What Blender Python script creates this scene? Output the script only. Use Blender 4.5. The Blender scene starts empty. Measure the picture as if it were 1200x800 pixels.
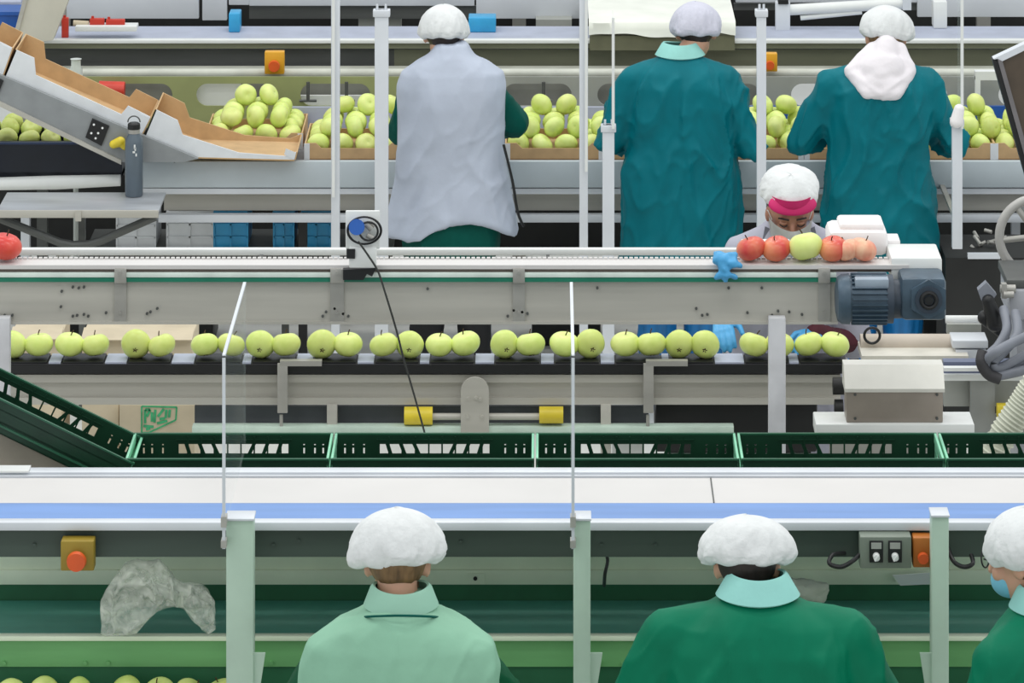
import bpy, bmesh, math, random
from mathutils import Vector, Matrix, noise
random.seed(7)
PI = math.pi
C = bpy.context.scene.collection
CAMH, F, VX, VY = 5.04, 5000.0, 640.0, -900.0     # camera height, focal length and principal point for a 1200x800 frame

def X(px, Y): return (px - VX) * Y / F
def Z(py, Y): return CAMH - (py - VY) * Y / F

# ------------------------------------------------------------------ materials
def lin(c):
    return tuple(((v/255)/12.92 if v/255 <= .04045 else ((v/255+.055)/1.055)**2.4) for v in c) + (1,)

MATS = {}
def mat(name, col, rough=.5, metal=0, var=.06, scale=8, bump=0, bscale=60, stretch=(1,1,1), spec=.5, alpha=1, trans=0, sss=0, col2=None, rnd=0, coat=0):
    if name in MATS: return MATS[name]
    m = bpy.data.materials.new(name); m.use_nodes = True
    nt = m.node_tree; N = nt.nodes; L = nt.links
    b = N['Principled BSDF']
    b.inputs['Roughness'].default_value = rough; b.inputs['Metallic'].default_value = metal
    b.inputs['Specular IOR Level'].default_value = spec
    b.inputs['Alpha'].default_value = alpha; b.inputs['Transmission Weight'].default_value = trans
    b.inputs['Coat Weight'].default_value = coat
    if sss: b.inputs['Subsurface Weight'].default_value = sss; b.inputs['Subsurface Scale'].default_value = .01
    tc = N.new('ShaderNodeTexCoord'); mp = N.new('ShaderNodeMapping'); mp.inputs['Scale'].default_value = stretch
    L.new(tc.outputs['Object'], mp.inputs['Vector'])
    nz = N.new('ShaderNodeTexNoise'); nz.inputs['Scale'].default_value = scale; nz.inputs['Detail'].default_value = 5
    L.new(mp.outputs[0], nz.inputs['Vector'])
    c1 = lin(col); c2 = lin(col2) if col2 else tuple(max(0, v*(1-3.5*var)) for v in c1[:3]) + (1,)
    mx = N.new('ShaderNodeMix'); mx.data_type = 'RGBA'
    mx.inputs['A'].default_value = c1; mx.inputs['B'].default_value = c2
    rp = N.new('ShaderNodeValToRGB'); rp.color_ramp.elements[0].position = .35; rp.color_ramp.elements[1].position = .7
    L.new(nz.outputs['Fac'], rp.inputs[0]); L.new(rp.outputs['Color'], mx.inputs['Factor'])
    out = mx.outputs['Result']
    if rnd:
        oi = N.new('ShaderNodeObjectInfo'); hs = N.new('ShaderNodeHueSaturation')
        mr = N.new('ShaderNodeMapRange'); mr.inputs['To Min'].default_value = 1-rnd; mr.inputs['To Max'].default_value = 1+rnd
        L.new(oi.outputs['Random'], mr.inputs['Value']); L.new(mr.outputs[0], hs.inputs['Value'])
        mr2 = N.new('ShaderNodeMapRange'); mr2.inputs['To Min'].default_value = .5-rnd*.12; mr2.inputs['To Max'].default_value = .5+rnd*.05
        L.new(oi.outputs['Random'], mr2.inputs['Value']); L.new(mr2.outputs[0], hs.inputs['Hue'])
        L.new(out, hs.inputs['Color']); out = hs.outputs['Color']
    L.new(out, b.inputs['Base Color'])
    if bump:
        n2 = N.new('ShaderNodeTexNoise'); n2.inputs['Scale'].default_value = bscale; n2.inputs['Detail'].default_value = 4
        L.new(mp.outputs[0], n2.inputs['Vector'])
        bp = N.new('ShaderNodeBump'); bp.inputs['Strength'].default_value = bump; bp.inputs['Distance'].default_value = .004
        L.new(n2.outputs['Fac'], bp.inputs['Height']); L.new(bp.outputs[0], b.inputs['Normal'])
    MATS[name] = m
    return m

def film(name, col, fac, rough=.25):
    """thin see-through plastic: part transparent, part diffuse and glossy"""
    m = bpy.data.materials.new(name); m.use_nodes = True
    nt = m.node_tree; N = nt.nodes; L = nt.links; b = N['Principled BSDF']; o = N['Material Output']
    b.inputs['Base Color'].default_value = lin(col); b.inputs['Roughness'].default_value = rough
    t = N.new('ShaderNodeBsdfTransparent'); mx = N.new('ShaderNodeMixShader'); mx.inputs[0].default_value = fac
    L.new(t.outputs[0], mx.inputs[1]); L.new(b.outputs[0], mx.inputs[2]); L.new(mx.outputs[0], o.inputs['Surface'])
    MATS[name] = m
    return m

steel   = mat('brushed_steel', (176,174,168), .42, .35, var=.05, scale=5, stretch=(.4,1,3), bump=.05, bscale=40)
steelw  = mat('warm_steel', (192,189,180), .5, .2, var=.05, scale=4, stretch=(.3,1,4))
steeld  = mat('dark_steel', (96,98,96), .5, .3, var=.08, scale=6, stretch=(.4,1,3))
olive   = mat('olive_steel', (128,130,108), .5, .2, var=.06, scale=5, stretch=(.4,1,3))
olivel  = mat('olive_panel', (158,164,112), .5, .1, var=.05, scale=5)
greyp   = mat('grey_panel', (168,170,164), .5, .1, var=.05, scale=5)
white   = mat('white_paint', (230,232,230), .4, 0, var=.02, scale=6)
whitec  = mat('cool_white', (216,220,226), .38, 0, var=.03, scale=4)
bluegr  = mat('blue_grey_panel', (190,200,206), .4, 0, var=.03, scale=4)
whiteb  = mat('white_belt', (212,209,207), .5, 0, var=.015, scale=3)
stripe  = mat('blue_belt_stripe', (118,154,212), .5, 0, var=.05, scale=5, stretch=(.3,3,1))
black   = mat('black_plastic', (22,23,25), .45, 0, var=.1)
rubber  = mat('dark_rubber', (58,57,60), .6, 0, var=.1, scale=12)
charc   = mat('charcoal_panel', (78,82,88), .55, 0, var=.08)
hollow  = mat('near_black', (34,35,34), .6, 0, var=.25, scale=3)
greenb  = mat('green_edge', (24,122,96), .4, 0, var=.05)
crateg  = mat('crate_green', (12,56,36), .4, 0, var=.08, scale=10)
crater  = mat('crate_rim_highlight', (40,96,70), .35, 0, var=.05)  # lighter green puts the highlight along the rim into the colour
crateh  = mat('crate_mint_lit', (140,212,176), .35, 0, var=.05)  # mint of light through translucent plastic, put into the colour
kraft   = mat('kraft_card', (205,170,125), .75, 0, var=.05, scale=14)
kraftp  = mat('pale_card', (206,192,166), .75, 0, var=.04, scale=10)
cardw   = mat('white_card', (228,231,234), .6, 0, var=.03, scale=10)
printg  = mat('green_print', (70,190,130), .6, 0, var=.12, scale=30)
navy    = mat('navy_bin', (26,34,50), .45, 0, var=.1)
bluep   = mat('blue_plastic', (34,92,176), .4, 0, var=.06)
cyanp   = mat('cyan_plastic', (54,166,218), .35, 0, var=.06)
lav     = mat('lavender_panel', (176,182,200), .5, 0, var=.04)
red     = mat('red_plastic', (206,58,40), .4, 0, var=.08)
yellow  = mat('yellow_plastic', (232,208,56), .4, 0, var=.06)
estopy  = mat('stop_yellow', (232,170,40), .4, 0, var=.05)
orange  = mat('stop_orange', (226,92,36), .4, 0, var=.05)
motorb  = mat('motor_blue_grey', (72,92,108), .4, .15, var=.1, scale=14)
beltg   = mat('green_belt', (24,104,76), .5, 0, var=.06, scale=6, stretch=(.3,2,1))
beltt   = mat('teal_belt', (84,160,142), .45, 0, var=.06, scale=6, stretch=(.3,2,1))
panelg  = mat('green_panel', (120,184,118), .5, 0, var=.05, scale=6, stretch=(.3,1,2))
wallg   = mat('dark_green_wall', (44,110,74), .6, 0, var=.06)
postg   = mat('pale_green_post', (184,208,190), .45, 0, var=.03)
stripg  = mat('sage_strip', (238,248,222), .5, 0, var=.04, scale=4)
beamd   = mat('grey_green_beam_shaded', (64,78,70), .5, .1, var=.07, scale=5, stretch=(.3,1,3))  # darkened so the colour carries the shade under the white table
floorm  = mat('floor_paint', (214,214,208), .45, 0, var=.05, scale=1.2)
bottlem = mat('bottle_grey', (100,112,122), .35, .2, var=.05)
teal    = mat('teal_cloth', (0,114,126), .5, 0, var=.05, scale=7, bump=.15, bscale=30, spec=.16)
tealf   = mat('green_cloth', (0,118,86), .55, 0, var=.05, scale=7, bump=.15, bscale=30, spec=.15)
tealdk  = mat('dark_teal_cloth', (0,84,74), .6, 0, var=.07, bump=.2, spec=.15)
vestm   = mat('lavender_cloth', (186,194,210), .75, 0, var=.04, scale=6, bump=.3, bscale=40)
vestf   = mat('sage_cloth', (140,190,162), .75, 0, var=.04, scale=6, bump=.3, bscale=40)
mintc   = mat('mint_collar', (150,212,204), .7, 0, var=.04, bump=.2)
capm    = mat('cap_white', (226,228,228), .8, 0, var=.03, scale=20, bump=.5, bscale=90)
capl    = mat('cap_lilac', (206,206,220), .8, 0, var=.03, scale=20, bump=.5, bscale=90)
hoodm   = mat('hood_white', (238,232,236), .8, 0, var=.02, bump=.3)
trousers= mat('black_cloth', (20,21,24), .8, 0, var=.1)
maroon  = mat('maroon_knit', (84,22,38), .8, 0, var=.1, bump=.3)
magenta = mat('magenta_cloth', (214,32,110), .6, 0, var=.05)
skin    = mat('skin', (205,158,132), .5, 0, var=.04, sss=.1)
skind   = mat('skin_tan', (180,128,104), .5, 0, var=.05, sss=.1)
hair    = mat('dark_hair', (38,27,22), .55, 0, var=.15, scale=60, stretch=(1,1,.2))
hairf   = mat('fair_hair', (128,98,62), .55, 0, var=.15, scale=60, stretch=(1,1,.2))
maskm   = mat('mask_white', (226,228,226), .8, 0, var=.03)
maskb   = mat('mask_blue', (120,190,214), .8, 0, var=.03)
glove   = mat('glove_blue', (78,168,222), .4, 0, var=.06)
bootc   = mat('boot_cover_blue', (26,120,186), .4, 0, var=.1, scale=20, stretch=(1,1,.2))
appleg  = mat('apple_green', (226,236,148), .36, 0, scale=9, col2=(200,218,112), rnd=.07, spec=.5, sss=.05)
applep  = mat('apple_red', (206,62,58), .32, 0, scale=10, col2=(230,150,104), stretch=(1,1,.35), spec=.5)
applered= mat('apple_deep_red', (206,40,40), .3, 0, scale=10, col2=(222,90,70), spec=.5)
applek  = mat('apple_peach', (240,196,160), .32, 0, scale=14, col2=(226,120,96), stretch=(1,1,.35))
stemm   = mat('apple_stem', (70,50,26), .7)
hosem   = mat('hose_grey', (128,132,142), .5, 0, var=.06)
ductm   = mat('duct_cream', (206,208,190), .5, 0, var=.04)
brownp  = mat('brown_screen', (96,82,68), .3, 0, var=.2, scale=3)
foam    = mat('white_foam', (244,240,240), .7, 0, var=.02)
rollb   = mat('beige_roll', (200,188,174), .6, 0, var=.04)
tarp    = mat('pale_tarp', (238,240,230), .6, 0, var=.03)
tarps   = mat('tarp_side_shaded', (176,174,150), .6, 0, var=.06)  # shaded tone of the cloth front, put into the colour
bagm    = film('bag_film', (236,240,228), .52, .16)
_nt = bagm.node_tree; _mx = [n for n in _nt.nodes if n.type == 'MIX_SHADER'][0]
_nz = _nt.nodes.new('ShaderNodeTexNoise'); _nz.inputs['Scale'].default_value = 5; _nz.inputs['Detail'].default_value = 2; _nz.inputs['Distortion'].default_value = .8
_mr = _nt.nodes.new('ShaderNodeMapRange'); _mr.inputs['From Min'].default_value = .38; _mr.inputs['From Max'].default_value = .62; _mr.inputs['To Min'].default_value = .22; _mr.inputs['To Max'].default_value = .6
_nt.links.new(_nz.outputs['Fac'], _mr.inputs['Value']); _nt.links.new(_mr.outputs[0], _mx.inputs[0])

panem   = film('acrylic', (220,236,230), .07, .05)
stemg   = MATS['apple_stem']

# ------------------------------------------------------------------ mesh helpers
class MB:
    def __init__(s): s.b = bmesh.new()
    def box(s, x0, x1, y0, y1, z0, z1, bev=0):
        m = Matrix.Translation(((x0+x1)/2, (y0+y1)/2, (z0+z1)/2)) @ Matrix.Diagonal((abs(x1-x0), abs(y1-y0), abs(z1-z0), 1))
        r = bmesh.ops.create_cube(s.b, size=1, matrix=m)
        if bev:
            vs = set(r['verts']); es = [e for e in s.b.edges if e.verts[0] in vs and e.verts[1] in vs]
            bmesh.ops.bevel(s.b, geom=es, offset=bev, segments=2, affect='EDGES', profile=.5)
        return s
    def obox(s, c, size, rot):
        """box of the given size about c turned by the euler rot"""
        from mathutils import Euler
        m = Matrix.Translation(c) @ Euler(rot).to_matrix().to_4x4() @ Matrix.Diagonal((*size, 1))
        bmesh.ops.create_cube(s.b, size=1, matrix=m); return s
    def px(s, x0, y0, x1, y1, Y, d, bev=0):
        return s.box(X(x0,Y), X(x1,Y), Y, Y+d, Z(y1,Y), Z(y0,Y), bev)
    def cyl(s, a, b, r, r2=None, n=20):
        a, b = Vector(a), Vector(b); d = b-a
        q = d.to_track_quat('Z', 'Y').to_matrix().to_4x4()
        bmesh.ops.create_cone(s.b, cap_ends=True, segments=n, radius1=r, radius2=r if r2 is None else r2, depth=d.length, matrix=Matrix.Translation((a+b)/2) @ q)
        return s
    def sph(s, c, r, n=16, rot=None):
        r = (r,)*3 if isinstance(r, (int, float)) else r
        m = Matrix.Translation(c) @ (rot.to_4x4() if rot else Matrix.Identity(4)) @ Matrix.Diagonal((*r, 1))
        bmesh.ops.create_uvsphere(s.b, u_segments=n*2, v_segments=n, radius=1, matrix=m); return s
    def cap(s, a, b, ra, rb, n=12):
        s.sph(a, ra, n); s.sph(b, rb, n)
        if (Vector(b)-Vector(a)).length > 1e-4: s.cyl(a, b, ra, rb, n*2)
        return s
    def tube(s, pts, r, n=10, smooth=True):
        P = [Vector(p) for p in pts]
        if smooth and len(P) > 2:
            Q = []
            for i in range(len(P)-1):
                p0, p1, p2, p3 = P[max(i-1,0)], P[i], P[i+1], P[min(i+2,len(P)-1)]
                for k in range(6):
                    t = k/6
                    Q.append(.5*((2*p1)+(p2-p0)*t+(2*p0-5*p1+4*p2-p3)*t*t+(3*p1-p0-3*p2+p3)*t**3))
            Q.append(P[-1]); P = Q
        rings = []; up = Vector((0.13,.21,1)).normalized()
        for i, p in enumerate(P):
            d = (P[min(i+1,len(P)-1)]-P[max(i-1,0)]).normalized()
            u = d.cross(up)
            if u.length < 1e-3: u = d.cross(Vector((1,0,0)))
            u.normalize(); v = d.cross(u)
            rr = r(i/(len(P)-1)) if callable(r) else r
            rings.append([s.b.verts.new(p+(u*math.cos(2*PI*k/n)+v*math.sin(2*PI*k/n))*rr) for k in range(n)])
        for a, b in zip(rings, rings[1:]):
            for k in range(n): s.b.faces.new((a[k], a[(k+1)%n], b[(k+1)%n], b[k]))
        s.b.faces.new(rings[0][::-1]); s.b.faces.new(rings[-1])
        return s
    def slab(s, pts, y0, y1):
        """polygon in the x-z plane given thickness from y0 to y1"""
        a = [s.b.verts.new((p[0], y0, p[1])) for p in pts]; b = [s.b.verts.new((p[0], y1, p[1])) for p in pts]
        s.b.faces.new(a); s.b.faces.new(b[::-1]); n = len(pts)
        for i in range(n): s.b.faces.new((a[i], b[i], b[(i+1)%n], a[(i+1)%n]))
        return s
    def pslab(s, pts, Y, d): return s.slab([(X(p[0],Y), Z(p[1],Y)) for p in pts], Y, Y+d)
    def rings(s, rs, n=36, e=2.4, cap=True):
        """loft: rs = (z, cx, cy, rx, ry) from bottom to top"""
        R = []
        for z, cx, cy, rx, ry in rs:
            v = []
            for k in range(n):
                t = 2*PI*k/n; c, q = math.cos(t), math.sin(t)
                v.append(s.b.verts.new((cx+rx*math.copysign(abs(c)**(2/e), c), cy+ry*math.copysign(abs(q)**(2/e), q), z)))
            R.append(v)
        for a, b in zip(R, R[1:]):
            for k in range(n): s.b.faces.new((a[k], a[(k+1)%n], b[(k+1)%n], b[k]))
        if cap: s.b.faces.new(R[0][::-1]); s.b.faces.new(R[-1])
        return s
    def lathe(s, prof, n=28, mod=None, m=None, close=True):
        R = []
        for i, (r, z) in enumerate(prof):
            v = []
            for k in range(n):
                t = 2*PI*k/n; p = Vector((r*math.cos(t), r*math.sin(t), z))
                if mod: p = mod(p, t, i/(len(prof)-1))
                v.append(s.b.verts.new(m @ p if m else p))
            R.append(v)
        for a, b in zip(R, R[1:]):
            for k in range(n): s.b.faces.new((a[k], a[(k+1)%n], b[(k+1)%n], b[k]))
        if close: s.b.faces.new(R[0][::-1]); s.b.faces.new(R[-1])
        return s
    def torus(s, c, R, r, rot=None, n=40, k=10, a0=0, a1=2*PI):
        m = Matrix.Translation(c) @ (rot.to_4x4() if rot else Matrix.Identity(4)); full = abs(a1-a0-2*PI) < 1e-6
        rr = []
        for i in range(n + (0 if full else 1)):
            t = a0+(a1-a0)*i/n
            rr.append([s.b.verts.new(m @ Vector(((R+r*math.cos(2*PI*j/k))*math.cos(t), (R+r*math.cos(2*PI*j/k))*math.sin(t), r*math.sin(2*PI*j/k)))) for j in range(k)])
        L = len(rr)
        for i in range(L if full else L-1):
            a, b = rr[i], rr[(i+1)%L]
            for j in range(k): s.b.faces.new((a[j], b[j], b[(j+1)%k], a[(j+1)%k]))
        if not full: s.b.faces.new(rr[0]); s.b.faces.new(rr[-1][::-1])
        return s
    def mesh(s, name='m', smooth=None):
        bmesh.ops.recalc_face_normals(s.b, faces=s.b.faces)
        me = bpy.data.meshes.new(name); s.b.to_mesh(me); s.b.free()
        return me

def shade(me, angle=35):
    me.polygons.foreach_set('use_smooth', [True]*len(me.polygons))
    try: me.set_sharp_from_angle(angle=math.radians(angle))
    except Exception: pass

def link(name, me, m, parent=None, label=None, angle=35, loc=None):
    if isinstance(me, MB): me = me.mesh(name)
    shade(me, angle)
    if m is not None:
        me.materials.clear(); me.materials.append(m)
    o = bpy.data.objects.new(name, me); C.objects.link(o)
    if parent: o.parent = parent
    if label: o['label'] = label
    if loc: o.location = loc
    return o

def thing(name, label, cat, loc=(0,0,0), group=None, rotz=0):
    o = bpy.data.objects.new(name, None); C.objects.link(o); o.empty_display_size = .1
    o.location = loc; o.rotation_euler = (0,0,rotz); o['label'] = label; o['category'] = cat
    if group: o['group'] = group
    return o
def tag(o, label, cat, group=None, kind=None):
    o['label'] = label
    if cat: o['category'] = cat
    if group: o['group'] = group
    if kind: o['kind'] = kind
    return o
def part(name, mb, m, t, label=None, angle=35):
    """world-coordinate mesh made a child of thing t (or of a part)"""
    me = mb.mesh(name) if isinstance(mb, MB) else mb
    w = Vector(); p = t
    while p: w += p.location; p = p.parent
    me.transform(Matrix.Translation(-w))
    return link(name, me, m, t, label, angle)
def dup(root):
    r = root.copy(); C.objects.link(r)
    for ch in list(root.children):
        c = ch.copy(); C.objects.link(c); c.parent = r
        for g in ch.children:
            d = g.copy(); C.objects.link(d); d.parent = c
    return r
def solo(name, mb, m, label, cat, origin=None, group=None, angle=35):
    me = mb.mesh(name) if isinstance(mb, MB) else mb
    if origin is None:
        xs = [v.co for v in me.vertices]; lo = [min(p[i] for p in xs) for i in range(3)]; hi = [max(p[i] for p in xs) for i in range(3)]
        origin = Vector(((lo[0]+hi[0])/2, (lo[1]+hi[1])/2, lo[2]))
    me.transform(Matrix.Translation(-Vector(origin)))
    o = link(name, me, m, None, None, angle); o.location = origin
    return tag(o, label, cat, group)

def blob(mb, voxel=.012, it=4, fac=.5):
    """one continuous skin over overlapping shapes"""
    me = mb.mesh('tmp'); o = bpy.data.objects.new('tmp', me); C.objects.link(o)
    r = o.modifiers.new('r', 'REMESH'); r.mode = 'VOXEL'; r.voxel_size = voxel
    if it:
        q = o.modifiers.new('s', 'SMOOTH'); q.iterations = it; q.factor = fac
    dg = bpy.context.evaluated_depsgraph_get(); dg.update()
    out = bpy.data.meshes.new_from_object(o.evaluated_get(dg), depsgraph=dg)
    bpy.data.objects.remove(o); bpy.data.meshes.remove(me)
    return out

def displace(me, fn):
    ns = [v.normal.copy() for v in me.vertices]
    for v, n in zip(me.vertices, ns):
        v.co = v.co + n*fn(v.co, n)
    me.update()

def ridge(p):
    return 1-abs(noise.noise(p))*2.2

# ------------------------------------------------------------------ camera, light, shell
cam = bpy.data.objects.new('camera', bpy.data.cameras.new('camera')); C.objects.link(cam)
cam.location = (0,0,CAMH); cam.rotation_euler = (PI/2,0,0)
cam.data.sensor_width = 36; cam.data.sensor_fit = 'HORIZONTAL'; cam.data.lens = F/1200*36
cam.data.shift_x = (600-VX)/1200; cam.data.shift_y = -(400-VY)/1200
cam.data.clip_end = 100
bpy.context.scene.camera = cam
sc = bpy.context.scene
sc.view_settings.view_transform = 'Standard'; sc.view_settings.look = 'None'; sc.view_settings.gamma = 1
sc.view_settings.exposure = 0.0; sc.view_settings.use_curve_mapping = False
w = bpy.data.worlds.new('hall_light'); sc.world = w; w.use_nodes = True
w.node_tree.nodes['Background'].inputs[0].default_value = (.93,.98,1,1); w.node_tree.nodes['Background'].inputs[1].default_value = .80
for i, (lx, ly) in enumerate([(-3.2,10), (3.2,10), (-3.2,14), (3.2,14), (0,12), (-3.2,18.5), (3.2,18.5), (0,16.5), (0,20.5)]):
    ld = bpy.data.lights.new('ceiling_lamp', 'AREA'); ld.shape = 'RECTANGLE'; ld.size = 2.4; ld.size_y = .5; ld.energy = 50
    ld.color = (1,.99,.96)
    lo_ = bpy.data.objects.new('ceiling_lamp', ld); C.objects.link(lo_); lo_.location = (lx, ly, 6.6)
fl = MB().box(-8, 8, 4, 27, -.1, 0); o = link('floor', fl, floorm); o['kind'] = 'structure'
wb = MB().box(-8, 8, 27, 27.2, 0, 7); o = link('wall_back', wb, whitec); o['kind'] = 'structure'

# ------------------------------------------------------------------ apples
def apple_mesh(seed, r=.047):
    rnd = random.Random(seed)
    pr = []
    for i in range(19):
        t = PI*i/18
        rr = math.sin(t)*(1+.06*math.sin(t*1.0))
        z = -math.cos(t)*.9
        rr *= 1+.05*math.cos(t*.9+1.2)*-1
        z += -.20*math.exp(-((PI-t)/.42)**2)          # stem hollow
        z += .13*math.exp(-(t/.34)**2)                # blossom hollow
        pr.append((max(rr*r, .0004), z*r))
    ph = rnd.random()*6
    def mod(p, t, u):
        k = 1+.025*math.cos(5*t+ph)*(1-u)+.02*math.cos(2*t+ph*2)
        return Vector((p.x*k, p.y*k, p.z*(1+.02*math.cos(t+ph))))
    return MB().lathe(pr, 24, mod).mesh('apple')
def stem_mesh(r=.047):
    return MB().tube([(0,0,.68*r), (.003,0,.9*r), (.007,.002,1.08*r)], .0022, 6, False).mesh('stem')
def calyx_mesh(r=.047):
    mb = MB()
    for k in range(5):
        a = 2*PI*k/5
        mb.cyl((.003*math.cos(a), .003*math.sin(a), -.74*r), (.009*math.cos(a), .009*math.sin(a), -.82*r), .0028, .001, 6)
    return mb.mesh('calyx')
A_MESH = [apple_mesh(i) for i in range(4)]
for m_ in A_MESH: shade(m_, 80); m_.materials.append(appleg)
S_MESH = stem_mesh(); S_MESH.materials.append(stemm); K_MESH = calyx_mesh(); K_MESH.materials.append(stemm)
def apple(x, y, z, label, group=None, scale=1, meshes=A_MESH, m=None, rot=None, parts=True, name='apple'):
    me = random.choice(meshes)
    o = bpy.data.objects.new(name, me); C.objects.link(o)
    if m is not None:
        me2 = me.copy(); me2.materials.clear(); me2.materials.append(m); o.data = me2
    o.location = (x, y, z); o.scale = (scale,)*3
    o.rotation_euler = rot if rot else (random.uniform(-2.2,2.2), random.uniform(-.9,.9), random.uniform(0,6.28))
    tag(o, label, 'apple', group)
    if parts:
        for n, q in (('stem', S_MESH), ('calyx', K_MESH)):
            c = bpy.data.objects.new(n, q); C.objects.link(c); c.parent = o
    return o

# ------------------------------------------------------------------ people
def head_prims(mb, M):
    def S(c, r): mb.sph(M @ Vector(c), r, 14, M.to_3x3())
    S((0,-.008,.022), (.076,.096,.1)); S((0,.022,-.05), (.06,.066,.07)); S((0,.05,-.085), (.03,.03,.026))
    mb.cap(M @ Vector((0,.088,.0)), M @ Vector((0,.107,-.034)), .009, .014, 8)
    for s_ in (-1, 1):
        S((s_*.079,-.008,-.012), (.011,.02,.032)); S((s_*.035,.07,-.035), (.024,.022,.024)); S((s_*.03,.084,.022), (.024,.009,.008))
    S((0,.086,-.064), (.022,.012,.006)); S((0,.085,-.074), (.02,.011,.007))
def hand_prims(mb, w, d, side, palm_down=Vector((0,0,-1)), grow=0, curl=.6):
    """palm from the wrist w along d with five fingers; side = direction of the thumb"""
    d = d.normalized(); side = (side - d*side.dot(d)).normalized(); up = side.cross(d).normalized()
    if up.dot(palm_down) > 0: up = -up
    dn = -up
    for t in (-.027, -.009, .009, .027):
        mb.cap(w + side*t*.7, w + d*.075 + side*t, .014+grow, .0125+grow, 8)
    for t, L in ((.031,.066), (.0105,.078), (-.0105,.072), (-.031,.056)):
        a = w + d*.078 + side*t
        b = a + (d*math.cos(curl*.5) + dn*math.sin(curl*.5))*L*.42
        c = b + (d*math.cos(curl*1.2) + dn*math.sin(curl*1.2))*L*.33
        e = c + (d*math.cos(curl*1.8) + dn*math.sin(curl*1.8))*L*.25
        mb.cap(a, b, .0095+grow, .009+grow, 7); mb.cap(b, c, .009+grow, .0082+grow, 7); mb.cap(c, e, .0082+grow, .007+grow, 7)
    a = w + d*.022 + side*.03; b = a + (d*.5 + side*.75 + dn*.3).normalized()*.036; c = b + (d*.85 + side*.2 + dn*.5).normalized()*.034
    mb.cap(a, b, .013+grow, .0105+grow, 7); mb.cap(b, c, .0105+grow, .0085+grow, 7)
def cap_mesh(M, rx, ry, top, low, gather=.82, pleat=.06, seed=0, slump=(0,0)):
    """soft bouffant cap gathered by elastic at its rim"""
    pr = []
    n = 40
    for i in range(n+1):
        u = i/n
        if u < .68:
            a = (u/.68)*PI/2; pr.append((max(math.sin(a)**.95, .002), math.cos(a)*top))
        else:
            v = (u-.68)/.32; pr.append((1-(1-gather)*v**1.7, -low*math.sin(v*PI/2)))
    pr.append((gather*.95, -low*.96)); pr.append((gather*.9, -low*.5))
    def mod(p, t, u):
        w_ = max(0, (u-.3)/.6)
        k = 1 + pleat*w_*(math.sin(13*t+3*math.sin(2*t+seed)+u*2)*.45 + noise.noise(Vector((math.cos(t)*3+seed, math.sin(t)*3, u*2)))*1.6)
        k -= .045*w_*max(0, 1-abs(noise.noise(Vector((math.cos(t+u)*2.6+seed*2, math.sin(t+u)*2.6, u*1.2))))*5)
        k += .05*noise.noise(Vector((math.cos(t)*1.6+seed*3, math.sin(t)*1.6, u*3)))
        cv = Vector((math.cos(t+u*.5)*2.6+seed, math.sin(t+u*.5)*2.6, u*2.2)); wv = noise.noise_vector(cv*.8)*.6
        k += min(1, u*3)*(.024*max(0, 1-abs(noise.noise(cv*1.3+wv))*3.5) - .022*max(0, 1-abs(noise.noise(cv*2.1+wv))*4.5))
        q = Vector((p.x*rx*k, p.y*ry*k, p.z*(1+.05*noise.noise(Vector((math.cos(t)+seed, math.sin(t), 2))))))
        q.x += slump[0]*(1-u)*.5; q.y += slump[1]*(1-u)*.5
        if u > .7: q.z += .003*math.sin(7*t+seed)
        return q
    return MB().lathe(pr, 128, mod, M).mesh('cap')

def cloth_folds(seed, amp=.008, vs=2.4, hs=11, lines=()):
    off = Vector((seed*3.1, seed*1.7, seed*2.3))
    def f(p, n):
        wv = noise.noise_vector(Vector((p.x*2.5, p.y*2.5, p.z*2))+off)
        q = Vector((p.x*hs*.62+p.z*1.6*math.copysign(1, p.x), p.y*hs*.5, p.z*vs)) + off + wv*.8
        r1 = max(0, 1-abs(noise.noise(q))*2.6)
        q2 = Vector((p.x*hs*1.3-p.z*3, p.y*hs, p.z*vs*2.2)) - off + wv
        r2 = max(0, 1-abs(noise.noise(q2))*3.2)
        h = amp*(1.5*r1*r1 + .6*r2*r2 - .7 + .8*noise.noise(q*.8))
        for (a, b, r, d) in lines:
            ab = b-a; t = max(0, min(1, (p-a).dot(ab)/ab.length_squared)); dist = (p-(a+ab*t)).length
            h += 1.6*d*math.sin(PI*(.08+t*.88))*math.exp(-(dist/r)**2)
        return h
    return f

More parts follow.
